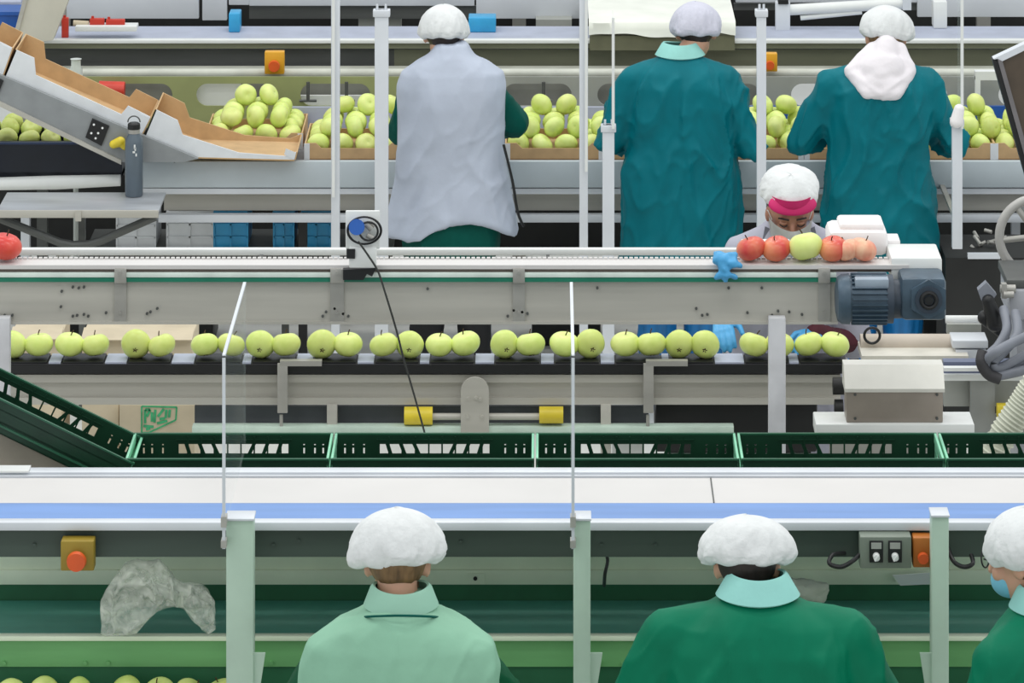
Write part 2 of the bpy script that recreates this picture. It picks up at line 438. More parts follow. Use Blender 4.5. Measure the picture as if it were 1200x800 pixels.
def person(label, loc, rotz, sh_z, sw, chest, arms, head_M, cap, gown, gmat, hem, sleeve_m=None, vest=None, legm=None, skin_m=skin, hair_m=hair,
           boots=None, voxel=.011, seed=0, gloves=False, lines=(), amp=.008, flare=1.12, sleeve_r=(.078,.066,.062,.05), depth=.15, lean=0, gown_top=None, hips=None, forearm=None):
    """local frame: +y is where the body faces. arms = ((elbow, hand) for x<0, (elbow, hand) for x>0)"""
    t = thing('person', label, 'person', loc, None, rotz)
    V = Vector
    sx = sw/2
    hips = hips or chest*.98
    cy = lambda z: lean*max(0, (z-.9))            # forward lean of the trunk
    # body
    mb = MB()
    mb.rings([(.84, 0, cy(.84), .15, .11), (.95, 0, cy(.95), .165, .115), (1.08, 0, cy(1.08), .14, .1), (sh_z-.2, 0, cy(sh_z-.2), .15, .105), (sh_z-.12, 0, cy(sh_z-.12), .13, .08), (sh_z-.06, 0, cy(sh_z), .07, .055)])
    nb = V((0, cy(sh_z)-.0, sh_z-.05)); nt = head_M @ V((0,-.03,-.05)); mb.cap(nb, nt, .056, .053, 12)
    head_prims(mb, head_M)
    hands = MB()
    for s_, (el, hd) in zip((-1, 1), arms):
        sh = V((s_*(sx-(.105 if vest else .07)), cy(sh_z)+(.01 if vest else 0), sh_z-(.14 if vest else .11))); el, hd = V(el), V(hd)
        mb.cap(V((s_*.05, cy(sh_z), sh_z-.085)), sh, .045, .042, 10)
        mb.cap(sh, el, .038, .036, 10); mb.cap(el, hd, .041, .027, 10)
        hand_prims(hands if gloves else mb, hd, (hd-el).normalized()*.8+V((0,.5,-.35)), V((-s_,0,.25)), grow=.001 if gloves else 0)
        mb.cap(V((s_*.085, 0, .9)), V((s_*.1, .01, .5)), .085, .058, 10); mb.cap(V((s_*.1,.01,.5)), V((s_*.105,-.02,.1)), .056, .036, 10)
        mb.cap(V((s_*.105,-.03,.045)), V((s_*.12,.13,.035)), .04, .034, 8)
    bd = blob(mb, min(voxel, .0075), 2); link('body', bd, skin_m, t, None, 80)
    if gloves:
        gb = blob(hands, .0042, 2, .4)
        # one glove per hand
        for s_, nm in ((-1, 'glove'), (1, 'glove')):
            b2 = bmesh.new(); b2.from_mesh(gb)
            mid = (V(arms[0][1]).x + V(arms[1][1]).x)/2
            bmesh.ops.delete(b2, geom=[v for v in b2.verts if (v.co.x-mid)*s_ < 0], context='VERTS')
            g2 = bpy.data.meshes.new('glove'); b2.to_mesh(g2); b2.free()
            link('glove', g2, glove, t, None, 80)
    # trousers and shoes
    for s_ in (-1, 1):
        lg = MB(); lg.cap(V((s_*.085,0,.86)), V((s_*.1,.01,.5)), .1, .078, 10); lg.cap(V((s_*.1,.01,.5)), V((s_*.105,-.02,.13)), .076, .07, 10)
        me = blob(lg, .014, 3); displace(me, cloth_folds(seed+s_, .006)); link('trouser_leg', me, legm or trousers, t, None, 80)
        bt = MB(); bt.cap(V((s_*.105,-.03,.052)), V((s_*.12,.15,.045)), .052, .044, 10)
        if boots: bt.cap(V((s_*.105,-.02,.06)), V((s_*.1,.0,.44)), .068, .09, 12)
        me = blob(bt, .011, 2)
        if boots: displace(me, cloth_folds(seed+s_*2, .007, vs=3, hs=22))
        link('boot_cover' if boots else 'shoe', me, boots or black, t, None, 80)
    # gown
    g = MB()
    gt = gown_top or sh_z+.02
    rs = [(hem, 0, 0, hips*flare/2, depth*1.15), (hem+.18, 0, 0, hips*(flare*.5+.5)/2*1.0, depth*1.08), (.98, 0, cy(.98)+.0, hips/2, depth), (1.12, 0, cy(1.12), chest*.96/2, depth*.95),
          (sh_z-.2, 0, cy(sh_z-.2), chest/2, depth*.98), (sh_z-.12, 0, cy(sh_z-.12), chest*.95/2, depth*.93), (sh_z-.06, 0, cy(sh_z-.06), chest*.78/2, depth*.78), (sh_z-.02, 0, cy(sh_z), chest*.5/2, depth*.62), (sh_z+.015, 0, cy(sh_z), .075, .07), (sh_z+.028, 0, cy(sh_z), .068, .064)]
    g.rings(rs)
    for s_, (el, hd) in zip((-1, 1), arms):
        sh = V((s_*(sx-.07), cy(sh_z), sh_z-.112)); el, hd = V(el), V(hd)
        g.cap(V((s_*.075, cy(sh_z), sh_z-.08-(.025 if vest else 0))), sh+V((-s_*.02, 0, -.02)) if vest else sh, .062 if vest else .078, sleeve_r[0]*(.86 if vest else 1), 10)
        sleeves = MB() if sleeve_m else g
        sleeves.cap(sh+V((-s_*.02, 0, -.02)) if vest else sh, el, sleeve_r[0]*(.9 if vest else 1), sleeve_r[1], 12)
        if forearm:
            fm = MB(); fm.cap(el, hd + (el-hd)*.02, sleeve_r[2]*.92, sleeve_r[3], 12)
            me = blob(fm, .009, 2); displace(me, cloth_folds(seed+9, .004, vs=14, hs=14)); link('sleeve', me, forearm, t, None, 80)
        else: sleeves.cap(el, hd + (el-hd)*.08, sleeve_r[2], sleeve_r[3], 12)
        if sleeve_m:
            me = blob(sleeves, voxel, 3); displace(me, cloth_folds(seed+4+s_, amp*.9, vs=7, hs=9)); link('sleeve', me, sleeve_m, t, None, 80)
    me = blob(g, voxel, 5); ff = cloth_folds(seed, amp, lines=lines); displace(me, lambda p, n: ff(p, n)*min(1, max(.1, (sh_z-.0-p.z)/.12))); link('gown', me, gmat, t, None, 80)
    if vest:
        v = MB(); k = 1.08; hz = vest['hem']
        w2 = vest.get('w', 1.1)
        v.rings([(hz, 0, 0, hips*w2/2, depth*1.3), (hz+.02, 0, 0, hips*w2/2, depth*1.3), (.98, 0, cy(.98), hips*1.04/2, depth*1.14), (1.12, 0, cy(1.12), vest['sh']*.98/2, depth*1.1),
                 (sh_z-.2, 0, cy(sh_z-.2), vest['sh']*1.0/2, depth*1.12), (sh_z-.12, 0, cy(sh_z-.12), vest['sh']/2, depth*1.06), (sh_z-.06, 0, cy(sh_z-.06), vest['sh']*.93/2, depth*.95), (sh_z-.015, 0, cy(sh_z-.015), vest['sh']*.66/2, depth*.8), (sh_z+.012, 0, cy(sh_z), vest['sh']*.42/2, depth*.68), (sh_z+.035, 0, cy(sh_z), .08, .078), (sh_z+.06, 0, cy(sh_z)+.005, .07, .068)])
        for s_ in (-1, 1): v.cap(V((s_*.06, cy(sh_z), sh_z-.08)), V((s_*(vest['sh']/2-.078), cy(sh_z)-.01, sh_z-.125)), .085, .074, 12)
        me = blob(v, voxel, 6)
        for q in me.vertices:
            a = max(0, 1-(q.co.z-hz)/.3)
            q.co.z += a*vest['lift']*max(0, 1-((q.co.x-vest.get('lx',0))/.2)**2)
        displace(me, cloth_folds(seed+2, amp*.8, vs=2, hs=8, lines=vest.get('lines', ())))
        vo = link('vest', me, vest['m'], t, None, 80)
        if vest.get('piping'):
            pts = vest['piping']; link('piping', MB().tube(pts, .006, 8), black, vo)
    # hair under the cap
    hb = MB(); hb.sph(head_M @ V((0,-.022,.012)), (.081,.088,.085), 16, head_M.to_3x3())
    hb.sph(head_M @ V((0,-.05,-.03)), (.058,.045,.04), 14, head_M.to_3x3())
    me = blob(hb, .007, 2); displace(me, lambda p, n: .002*noise.noise(p*60)); link('hair', me, hair_m, t, None, 80)
    dz = cap.get('drop', .036); cap = dict(cap, c=(cap['c'][0], cap['c'][1], cap['c'][2]-dz), top=cap['top']+dz*.45)
    M = head_M @ Matrix.Translation(cap['c']) @ Matrix.Rotation(cap.get('tilt', 0), 4, 'X') @ Matrix.Rotation(cap.get('roll', 0), 4, 'Y')
    link('cap', cap_mesh(M, cap['rx'], cap['ry'], cap['top'], cap['low'], cap.get('gather', .84), seed=seed, slump=cap.get('slump', (0,0))), cap['m'], t, None, 80)
    return t

def collar(t, z, y, m, r0=.072, r1=.108, h=.06, tilt=.3, name='collar'):
    M = Matrix.Translation((0,y,z)) @ Matrix.Rotation(tilt, 4, 'X')
    pr = [(r0, h), (r0+.006, h+.004), (r0+.014, h-.004), (r1, .0), (r1-.006, -.004), (r0+.004, .02)]
    link(name, MB().lathe(pr, 48, lambda p, t_, u: Vector((p.x*1.0, p.y*.88, p.z+.004*math.cos(t_*2))), M, close=False), m, t, None, 60)

V = Vector
def local(px, py, Y, loc): return Vector((X(px,Y)-loc[0], Y-loc[1], Z(py,Y)))

# --- back row, seen from behind
def HM(x, y, z, pitch=0, yaw=0, roll=0):
    return Matrix.Translation((x,y,z)) @ Matrix.Rotation(yaw, 4, 'Z') @ Matrix.Rotation(-pitch, 4, 'X') @ Matrix.Rotation(roll, 4, 'Y')

YB = 18.3
cx = X(529, YB)
W1 = person('worker seen from behind in a lavender-grey vest over dark teal sleeves and a white cap', (cx, YB, 0), 0, 1.5, .50, .45,
    (((-.225,.07,1.17), (-.17,.26,1.12)), ((.268,.09,1.2), (.2,.27,1.13))), HM(-.035,.07,1.59,.3), dict(c=(0,-.022,.04), rx=.11, ry=.1, top=.1, low=.03, m=capm, tilt=.1, gather=.78), None, tealdk, .66, sleeve_r=(.066,.06,.055,.045), vest=dict(hem=.745, lift=.085, sh=.475, m=vestm, w=1.24, lx=.07, piping=[(.225,-.11,1.15), (.262,-.12,1.0), (.285,-.1,.86), (.31,-.06,.79)],
        lines=[(V((-.2,-.15,.95)), V((-.25,-.15,.78)), .02, .012), (V((-.12,-.16,1.0)), V((-.2,-.16,.8)), .018, -.01), (V((.15,-.16,1.05)), V((.22,-.16,.8)), .02, .01)]),
    legm=trousers, seed=1, hips=.46, voxel=.010, flare=.9)
cx = X(797, YB)
W2 = person('worker seen from behind in teal gown with mint collar and lilac cap', (cx, YB, 0), 0, 1.505, .53, .47,
    (((-.30,.02,1.14), (-.23,.23,1.11)), ((.30,.0,1.12), (.27,.22,1.11))), HM(.07,.08,1.6,.3), dict(c=(0,-.025,.04), rx=.112, ry=.1, top=.1, low=.03, m=capl, tilt=.12, gather=.8), None, teal, .52,
    boots=bootc, seed=2, hips=.5, voxel=.010, flare=1.05, lines=[(V((-.12,-.16,1.4)), V((-.2,-.14,1.1)), .022, .016), (V((.15,-.16,1.38)), V((.2,-.14,1.12)), .022, .016), (V((0,-.17,1.3)), V((.05,-.17,.8)), .03, .008),
        (V((-.1,-.17,1.0)), V((-.08,-.17,.6)), .02, -.012), (V((.1,-.17,1.1)), V((.12,-.17,.62)), .02, .01)], amp=.016)
collar(W2, 1.508, .005, mintc, .066, .108, .05, -.05)
cx = X(1030, YB)
W3 = person('worker seen from behind in a teal gown with a white hood lying over the shoulders', (cx, YB, 0), 0, 1.485, .54, .47,
    (((-.325,.04,1.13), (-.22,.24,1.12)), ((.33,.04,1.12), (.24,.24,1.12))), HM(.035,.07,1.58,.3), dict(c=(.004,-.02,.05), rx=.12, ry=.1, top=.095, low=.03, m=capm, tilt=.1, roll=.1, gather=.76, slump=(-.01,0)), None, teal, .5,
    boots=bootc, seed=3, hips=.47, voxel=.010, flare=1.02, hair_m=hairf, lines=[(V((-.14,-.15,1.36)), V((-.2,-.14,1.1)), .024, .016), (V((.04,-.17,1.28)), V((.13,-.17,1.0)), .018, .016), (V((-.02,-.17,1.25)), V((.08,-.17,.98)), .018, -.012),
        (V((.1,-.17,1.3)), V((.2,-.16,1.1)), .018, .014), (V((.0,-.17,.95)), V((.02,-.17,.6)), .03, .01)], amp=.016)
hd = MB()
for s_ in (-1, 1):
    hd.cap((.03+s_*.055,-.02,1.54), (.0+s_*.125,-.07,1.455), .034, .03, 12); hd.cap((s_*.125,-.07,1.455), (.0+s_*.06,-.14,1.375), .03, .03, 12)
hd.cap((-.06,-.14,1.375), (.06,-.14,1.375), .03, .03); hd.sph((.01,-.09,1.46), (.1,.06,.08), 16); hd.sph((.0,-.115,1.41), (.09,.05,.06), 16); hd.cap((0.03,-.03,1.55), (0,-.1,1.45), .055, .06, 12)
me = blob(hd, .008, 4)
displace(me, cloth_folds(8, .003, vs=9, hs=7, lines=[(V((-.12,-.1,1.45)), V((.0,-.18,1.37)), .012, .008), (V((.12,-.1,1.45)), V((.0,-.18,1.38)), .012, .008), (V((-.1,-.1,1.42)), V((.1,-.16,1.35)), .01, -.008)]))
link('hood', me, hoodm, W3, None, 80)

# --- masked worker facing the camera
YM = 15.75
cx = X(922, YM)
loc = (cx, YM, 0)
def ml(px, py, Y):      # picture point to her turned local frame
    p = local(px, py, Y, loc); return V((-p.x, -p.y, p.z))
MH = HM(.0,.2,1.468,.34,.05,.0)
W4 = person('masked worker with magenta headband and white cap facing the camera', loc, PI, 1.415, .48, .45,
    ((ml(1002,402,15.62), ml(955,391,15.42)), (ml(838,352,15.7), ml(846,376,15.44))), MH, dict(c=(0,-.02,.085), rx=.11, ry=.112, top=.07, low=.02, m=capm, tilt=-.18, gather=.88, drop=0), None, 
    mat('grey_tunic', (176,176,190), .75, 0, var=.04, bump=.3), .55, seed=5, gloves=True, forearm=maroon, lean=.28, voxel=.01, depth=.13, sleeve_r=(.07,.06,.05,.036), skin_m=skind, amp=.006)
M = MH
hb = MB().lathe([(.079,.0), (.084,.008), (.087,.03), (.086,.055), (.08,.05), (.076,.01)], 48, lambda p, t_, u: Vector((p.x, p.y*1.17, p.z+.012*math.sin(t_)*0)), M @ Matrix.Translation((0,-.003,.052)) @ Matrix.Rotation(.1,4,'X') @ Matrix.Diagonal((1.06,1.02,.8,1)), close=False)
link('headband', hb, magenta, W4, None, 60)
br = MB().sph(M @ V((0,.07,.078)), (.088,.043,.016), 14, (M @ Matrix.Rotation(-.75,4,'X')).to_3x3()); link('headband_brim', br, magenta, W4, None, 60)
# face mask: patch over nose, mouth and chin
mk = MB(); R_ = []
for i in range(13):
    v = i/12; z = .0 - v*.105; row = []
    for k in range(25):
        a = (k/24-.5)*2*1.32
        bul = 1-.25*(2*v-1)**2
        rx, ry = .084, (.109+.018*math.exp(-((v-.22)/.25)**2)*math.exp(-(a/.35)**2))*(1-.14*max(0, v-.5)*2)
        p = V((math.sin(a)*rx*(1-.18*v), math.cos(a)*ry*bul**.2+.008, z - .006*math.cos(a)+ .018*abs(a/1.32)**2*(.5-v)))
        p.y += .0016*math.sin(v*PI*8)
        row.append(mk.b.verts.new(M @ p))
    R_.append(row)
for a, b in zip(R_, R_[1:]):
    for k in range(24): mk.b.faces.new((a[k], a[k+1], b[k+1], b[k]))
bmesh.ops.solidify(mk.b, geom=list(mk.b.faces), thickness=-.003)
mo = link('face_mask', mk, maskm, W4, None, 80)
for s_ in (-1, 1):
    link('ear_loop', MB().tube([M @ V((s_*.068,.03,-.012)), M @ V((s_*.082,.005,.012)), M @ V((s_*.083,-.02,-.02)), M @ V((s_*.064,.03,-.07))], .0018, 6), maskm, mo)
    ey = MB().sph(M @ V((s_*.031,.078,.006)), (.015,.013,.009), 12, M.to_3x3()); link('eyelid', ey, skind, W4, None, 80)
    link('eyelashes', MB().tube([M @ V((s_*.018,.091,.003)), M @ V((s_*.031,.094,-.002)), M @ V((s_*.046,.085,.003))], .0022, 6), hair, W4)
    link('eyebrow', MB().tube([M @ V((s_*.014,.093,.026)), M @ V((s_*.032,.094,.031)), M @ V((s_*.05,.08,.026))], .0035, 6), hair, W4)
# open collar and dark hair lock at the neck
co = MB()
for s_ in (-1, 1): co.slab([(0,0), (s_*.09,.045), (s_*.1,.0), (s_*.03,-.1)], 0, .012)
cm_ = co.mesh('collar'); cm_.transform(Matrix.Translation((0,.2,1.37)) @ Matrix.Rotation(.25,4,'X')); link('collar', cm_, mat('grey_collar', (120,122,134), .7), W4)

# --- front row, seen from behind
YF = 11.3
cx = X(470, YF)
W5 = person('worker seen from behind in sage green vest, dark green sleeves and white cap', (cx, YF, 0), 0, 1.372, .56, .5,
    (((-.315,.03,1.06), (-.24,.3,.97)), ((.335,.03,1.06), (.26,.3,.97))), HM(-.012,.07,1.5,.3), dict(c=(0,-.02,.055), rx=.132, ry=.105, top=.1, low=.03, m=capm, tilt=.06, gather=.76, roll=-.06), None, mat('dark_green_cloth', (0,82,50), .6, 0, var=.07, bump=.2, spec=.15), .5,
    sleeve_r=(.072,.068,.06,.05), vest=dict(hem=.7, lift=0, sh=.535, m=vestf, lines=[(V((-.2,-.16,1.3)), V((-.13,-.17,1.05)), .02, .01), (V((.2,-.16,1.28)), V((.15,-.17,1.05)), .02, .01)]),
    seed=6, hair_m=hairf, voxel=.009)
link('collar_seam', MB().tube([(-.1,-.04,1.385), (-.07,-.085,1.402), (0,-.104,1.41), (.07,-.085,1.402), (.1,-.04,1.385)], .0035, 6), tealdk, W5)
collar(W5, 1.403, .0, mat('sage_collar', (150,196,174), .75, 0, var=.03), .068, .1, .05, .0)
cx = X(888, YF)
W6 = person('broad worker seen from behind in green gown with mint collar and white cap', (cx, YF, 0), 0, 1.425, .60, .53,
    (((-.345,.04,1.07), (-.25,.32,.98)), ((.35,.04,1.07), (.25,.32,.98))), HM(-.026,.07,1.495,.3), dict(c=(0,-.02,.06), rx=.13, ry=.1, top=.082, low=.028, m=capm, tilt=.05, gather=.78), None, tealf, .5,
    seed=7, voxel=.009, amp=.010, depth=.17, sleeve_r=(.082,.08,.07,.055), lines=[(V((-.12,-.15,1.28)), V((-.22,-.15,1.1)), .022, .02), (V((-.2,-.15,1.3)), V((-.26,-.13,1.12)), .02, -.014), (V((.14,-.16,1.33)), V((.28,-.14,1.12)), .024, .02),
    (V((.1,-.17,1.25)), V((.2,-.17,1.0)), .02, .012), (V((-.05,-.17,1.2)), V((-.12,-.17,.95)), .025, .01)])
collar(W6, 1.43, .0, mintc, .068, .112, .055, -.05)
cx = X(1225, YF)
W7 = person('worker cut by the picture edge, turned in profile with glasses, blue mask and white cap', (cx, YF, 0), .8, 1.405, .52, .46,
    (((-.24,.05,1.08), (-.08,.24,1.0)), ((.3,.04,1.08), (.22,.26,.98))), HM(-.0,.06,1.52,.15,.25), dict(c=(0,-.015,.06), rx=.12, ry=.128, top=.09, low=.035, m=capm, tilt=.0, gather=.76), None, tealf, .5, seed=8, voxel=.009, hair_m=hairf)
M = HM(-.0,.06,1.52,.15,.25)
gl = MB()
for s_ in (-1, 1):
    gl.torus(M @ V((s_*.033,.108,.004)), .024, .0022, (M @ Matrix.Rotation(PI/2,4,'X')).to_3x3(), 24, 6)
    gl.tube([M @ V((s_*.057,.1,.008)), M @ V((s_*.078,.05,.006)), M @ V((s_*.084,-.01,.002))], .0024, 6)
gl.tube([M @ V((-.01,.112,.006)), M @ V((.01,.112,.006))], .0022, 6, False)
link('glasses', gl, black, W7)
mk = MB(); mk.sph(M @ V((0,.055,-.06)), (.056,.056,.048), 16, M.to_3x3()); link('face_mask', mk, maskb, W7, None, 80)
collar(W7, 1.4, 0, mintc, .07, .105, .055, .08)

# ------------------------------------------------------------------ FRONT LINE: white belt table
t = thing('belt_conveyor', 'long white belt conveyor table with a pale blue stripe along its near side', 'conveyor', (0,12.5,0))
YN, YK = 12.27, 12.80
zt = Z(613, YN)
xa, xb = X(-60, 13), X(1290, 13)
mb = MB().box(xa, xb, YN+.21, YK-.07, zt-.03, zt-.004)
part('belt', mb, whiteb, t)
def yat(py, z): return F*(CAMH-z)/(py-VY)
part('belt_stripe', MB().box(xa, xb, YN+.035, YN+.205, zt-.03, zt-.003), stripe, t, 'pale blue stripe')
part('near_rail', MB().box(xa, xb, YN-.012, YN+.03, zt-.018, zt+.006, .003), whitec, t)
part('far_rail', MB().box(xa, xb, YK-.05, YK, zt-.03, zt+.008, .003).box(xa, xb, YK-.066, YK-.056, zt-.02, zt+.002), whitec, t)
part('joint_strip', MB().box(X(840,YN)-.002, X(840,YN)+.002, YN+.21, YK-.07, zt-.004, zt-.002), steeld, t)
mb = MB().box(xa, xb, YN+.01, YN+.03, Z(652,YN), zt-.018).box(xa, xb, YN+.01, YN+.07, Z(652,YN)-.004, Z(652,YN)).box(xa, xb, YK-.03, YK-.01, zt-.12, zt-.03)
for q in (40, 320, 350, 540, 705, 768, 930): mb.cyl((X(q,YN), YN+.012, Z(634+(q%7),YN)), (X(q,YN), YN+.003, Z(634+(q%7),YN)), .005, n=8)
part('side_beam', mb, beamd, t)
for q in (-40, 380, 800, 1260):
    part('leg', MB().box(X(q,12.78)-.03, X(q,12.78)+.03, 12.79, 12.83, 0, zt-.12), steel, t)

# lower sorting belts under it
t = thing('sorting_conveyor', 'green two-level sorting conveyor under the white belt table', 'conveyor', (0,12.3,0))
zl = Z(745, 12.4)
part('upper_belt', MB().box(xa, xb, 12.42, 12.74, zl-.03, zl-.006), beltt, t)
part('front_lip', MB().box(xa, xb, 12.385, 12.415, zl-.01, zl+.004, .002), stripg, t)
part('lower_panel', MB().box(xa, xb, 12.405, 12.42, .775, Z(781,12.4)), wallg, t)
mb = MB().box(xa, xb, 12.40, 12.415, Z(781,12.4), zl-.01)
for q in (5, 100, 127, 318, 560, 703, 730): mb.cyl((X(q,12.4), 12.402, Z(776,12.4)), (X(q,12.4), 12.392, Z(776,12.4)), .006, n=8)
part('front_panel', mb, panelg, t)
part('back_wall', MB().box(xa, xb, 12.75, 12.765, zl-.05, Z(684,12.75)+.01), wallg, t)
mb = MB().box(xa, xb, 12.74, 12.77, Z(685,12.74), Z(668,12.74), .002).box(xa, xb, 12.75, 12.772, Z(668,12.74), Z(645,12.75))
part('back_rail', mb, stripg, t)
part('lower_belt', MB().box(xa, xb, 12.25, 12.398, .75, .775), beltg, t)
part('near_guard', MB().box(xa, xb, 12.215, 12.245, .72, .80, .004), panelg, t)
for q in (-50, 300, 690, 1100, 1270):
    part('leg', MB().box(X(q,12.5)-.03, X(q,12.5)+.03, 12.5, 12.56, 0, zl-.03), steel, t)
    part('leg', MB().box(X(q,12)-.03, X(q,12)+.03, 12.28, 12.34, 0, .75), steel, t)
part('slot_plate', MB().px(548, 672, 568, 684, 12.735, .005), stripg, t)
part('slot_hole', MB().cyl((X(557,12.73),12.736,Z(678,12.73)), (X(557,12.73),12.731,Z(678,12.73)), .006), black, t)

# apples on the lower belt
for i, (q, dy) in enumerate([(12,-.01),(52,.02),(94,0),(148,.015),(186,.02),(223,.0),(259,.02)]):
    apple(X(q,12.32), 12.32+dy*.5, .822, 'green apple on the lowest green belt, %s in its row counting from the picture edge' % ['first','second','third','fourth','fifth','sixth','seventh','eighth','ninth','tenth'][i], 'apples on the lower green belt', .9)

# front posts and clear dividers
for i, (x0, x1, nm) in enumerate([(265,297,'pale green upright post beside the plastic bag'), (672,692,'slim pale green upright post between the two workers in the front row'), (1092,1112,'pale green upright post beside the control box with two knobs')]):
    t = thing('divider_post', nm, 'post', (X((x0+x1)/2,12.13), 12.16, 0))
    part('upright', MB().box(X(x0,12.13), X(x1,12.13), 12.13, 12.2, 0, Z(610 if i<2 else 606,12.13), .004), postg, t)
    part('post_cap', MB().box(X(x0-1,12.13), X(x1+1,12.13), 12.125, 12.205, Z(610 if i<2 else 606,12.13), Z(607 if i<2 else 603,12.13), .002), whitec, t)
    s_ = 1 if i < 2 else -1
    bx0 = x1 if i < 2 else x0
    part('bracket', MB().pslab([(bx0, 765), (bx0+s_*14, 765), (bx0+s_*4, 830), (bx0, 830)], 12.14, .008), postg, t)
    if i < 2:
        xe = 262.5 if i == 0 else 671.5; xx = X(xe, 12.1); ztop = Z(418, 12.1)
        ps = part('clear_screen', MB().box(xx-.003, xx+.003, 12.10, 12.93, zt+.03, ztop).box(xx-.003, xx+.003, 12.1, 12.2, Z(642,12.1), zt+.03), panem, t, 'clear acrylic sheet')
        part('edge_strip', MB().box(xx-.0045, xx+.0045, 12.092, 12.1, Z(642,12.1), ztop+.004).box(xx-.0045, xx+.0045, 12.092, 12.93, ztop, ztop+.008), whitec, ps)
        part('clamp', MB().box(xx-.008, xx+.008, 12.085, 12.125, Z(616,12.1), Z(604,12.1)).box(xx-.008, xx+.008, 12.085, 12.125, Z(640,12.1), Z(632,12.1)), steel, t)

# emergency stop boxes
def stop_box(label, x0, y0, x1, y1, Y, d=.05, vert=True, bm=estopy):
    t = thing('emergency_stop', label, 'switch', (X((x0+x1)/2,Y), Y+d, Z(y1,Y)))
    part('housing', MB().px(x0, y0, x1, y1, Y, d, .004), bm, t)
    cx_, cz = X((x0+x1)/2,Y), Z(y0*.4+y1*.6,Y); r = (X(x1,Y)-X(x0,Y))*.3
    part('push_button', MB().cyl((cx_,Y,cz), (cx_,Y-.022,cz), r*.6).cyl((cx_,Y-.018,cz), (cx_,Y-.034,cz), r, r*.9, 28), orange, t)
    return t
stop_box('yellow emergency stop box with orange button under the white table, beside the plastic bag', 71, 634, 110, 669, 12.215, .055, bm=mat('stop_olive', (156,132,40), .5))
t = stop_box('small yellow stop box with orange button on the rear machine beam', 310, 61, 333, 87, 19.62, .05)
stop_box('yellow stop box half hidden by the divider post between the two teal gowned workers', 893, 63, 911, 84, 19.62, .05)
t = thing('control_box', 'grey control box with two white knobs under the white table', 'control box', (X(1038,12.2), 12.22, Z(665,12.2)))
part('housing', MB().px(1008, 629, 1068, 666, 12.205, .06, .003), mat('box_grey', (126,136,124), .5), t)
for q in (1027, 1049):
    k = part('switch_plate', MB().px(q-8, 634, q+8, 659, 12.198, .007, .001), black, t)
    part('display', MB().px(q-6, 636, q+6, 643, 12.195, .003), greyp, k)
    cz = Z(652,12.19)
    part('knob', MB().cyl((X(q,12.19),12.198,cz), (X(q,12.19),12.175,cz), .010, .009).obox((X(q,12.19),12.172,cz), (.004,.006,.018), (0,.6,0)), white, k)
stop_box('dark orange stop box beside the two-knob control box', 1070, 630, 1092, 665, 12.215, .055, bm=mat('stop_dark', (190,112,40), .5))
def cable(label, pts, r, m=black, name='cable'):
    P = [V((X(a,Y), Y, Z(b,Y))) for a, b, Y in pts]
    return solo(name, MB().tube(P, r, 8), m, label, 'cable', P[0])
cable('black cable looping out of the side of the control box', [(1007,650,12.22), (998,658,12.2), (985,664,12.2), (972,660,12.2), (976,650,12.22), (990,648,12.25)], .0065)
cable('black cable loop hanging beside the post under the white table', [(1110,640,12.27), (1118,658,12.22), (1130,664,12.22), (1140,660,12.22), (1138,650,12.25)], .0065)
cable('thin black cable hanging in front of the worktable back rail', [(706,640,12.3), (712,655,12.3), (709,672,12.3), (708,686,12.4)], .005)

# crumpled plastic bags
def bag(name, label, caps, Y, seed, m=bagm, amp=.02, vox=.008):
    mb = MB()
    for (x0, y0, r0, x1, y1, r1) in caps:
        mb.cap((X(x0,Y), Y, Z(y0,Y)), (X(x1,Y), Y+.02, Z(y1,Y)), r0, r1, 10)
    me = blob(mb, vox, 3)
    for v in me.vertices: v.co.y = Y + (v.co.y-Y)*.7
    def f(p, n):
        a = noise.noise_vector(p*14+V((seed,0,0)))
        return amp*(abs(noise.noise(p*16+a*.7+V((seed,0,0))))-.25)*1.3 + amp*.5*(abs(noise.noise(p*38))-.2)
    displace(me, f)
    return solo(name, me, m, label, 'bag', angle=20)
prof = [(118,705,743),(124,690,745),(134,676,745),(148,658,744),(160,655,742),(172,657,728),(185,655,716),(196,664,712),(205,676,710),(215,682,712),(226,682,726),(236,684,738),(245,692,743),(252,706,738)]
mb = MB()
for lay in (0, 1):
    rows = []
    for i in range(90):
        u = i/89*(len(prof)-1); k = min(int(u), len(prof)-2); f = u-k
        f = f*f*(3-2*f)
        px0, a, b = [prof[k][j]*(1-f)+prof[k+1][j]*f for j in range(3)]
        col_ = []
        for j in range(50):
            v = j/49; py = a+(b-a)*v
            p = V((X(px0,12.33), 0, Z(py,12.33)))
            q = p*13+V((0, lay*7.3, 0)); wv = noise.noise_vector(q*.6)
            r1 = 1-abs(noise.noise(q+wv*.8))*2.4; r2 = 1-abs(noise.noise(q*2.3+wv))*2.2
            edge = math.sin(PI*min(1,max(0,v)))**.5*math.sin(PI*i/89)**.5
            d = (.05*edge*(.25+.75*max(0,r1)**2) + .016*r2*edge)*(1 if lay else -1)
            e_ = noise.noise(q*1.7)*.006
            col_.append(mb.b.verts.new((p.x+e_, 12.33+d, p.z+e_*.7)))
        rows.append(col_)
    for A_, B_ in zip(rows, rows[1:]):
        for j in range(49): mb.b.faces.new((A_[j], A_[j+1], B_[j+1], B_[j]))
solo('plastic_bag', mb, bagm, 'crumpled clear plastic bag hanging under the white table', 'bag', angle=60)
bag('plastic_bag', 'small crumpled pale plastic bag behind the shoulder of the broad worker', [(930,690,.02,965,690,.022), (945,692,.026,962,702,.018), (925,683,.014,950,686,.02)], 12.5, 9, mat('pale_bag', (200,206,190), .4), .012)
solo('paper_sheet', MB().pslab([(1046,674),(1090,671),(1098,684),(1055,686)], 12.7, .004), white, 'white paper sheet lying on the back rail behind the post', 'paper')

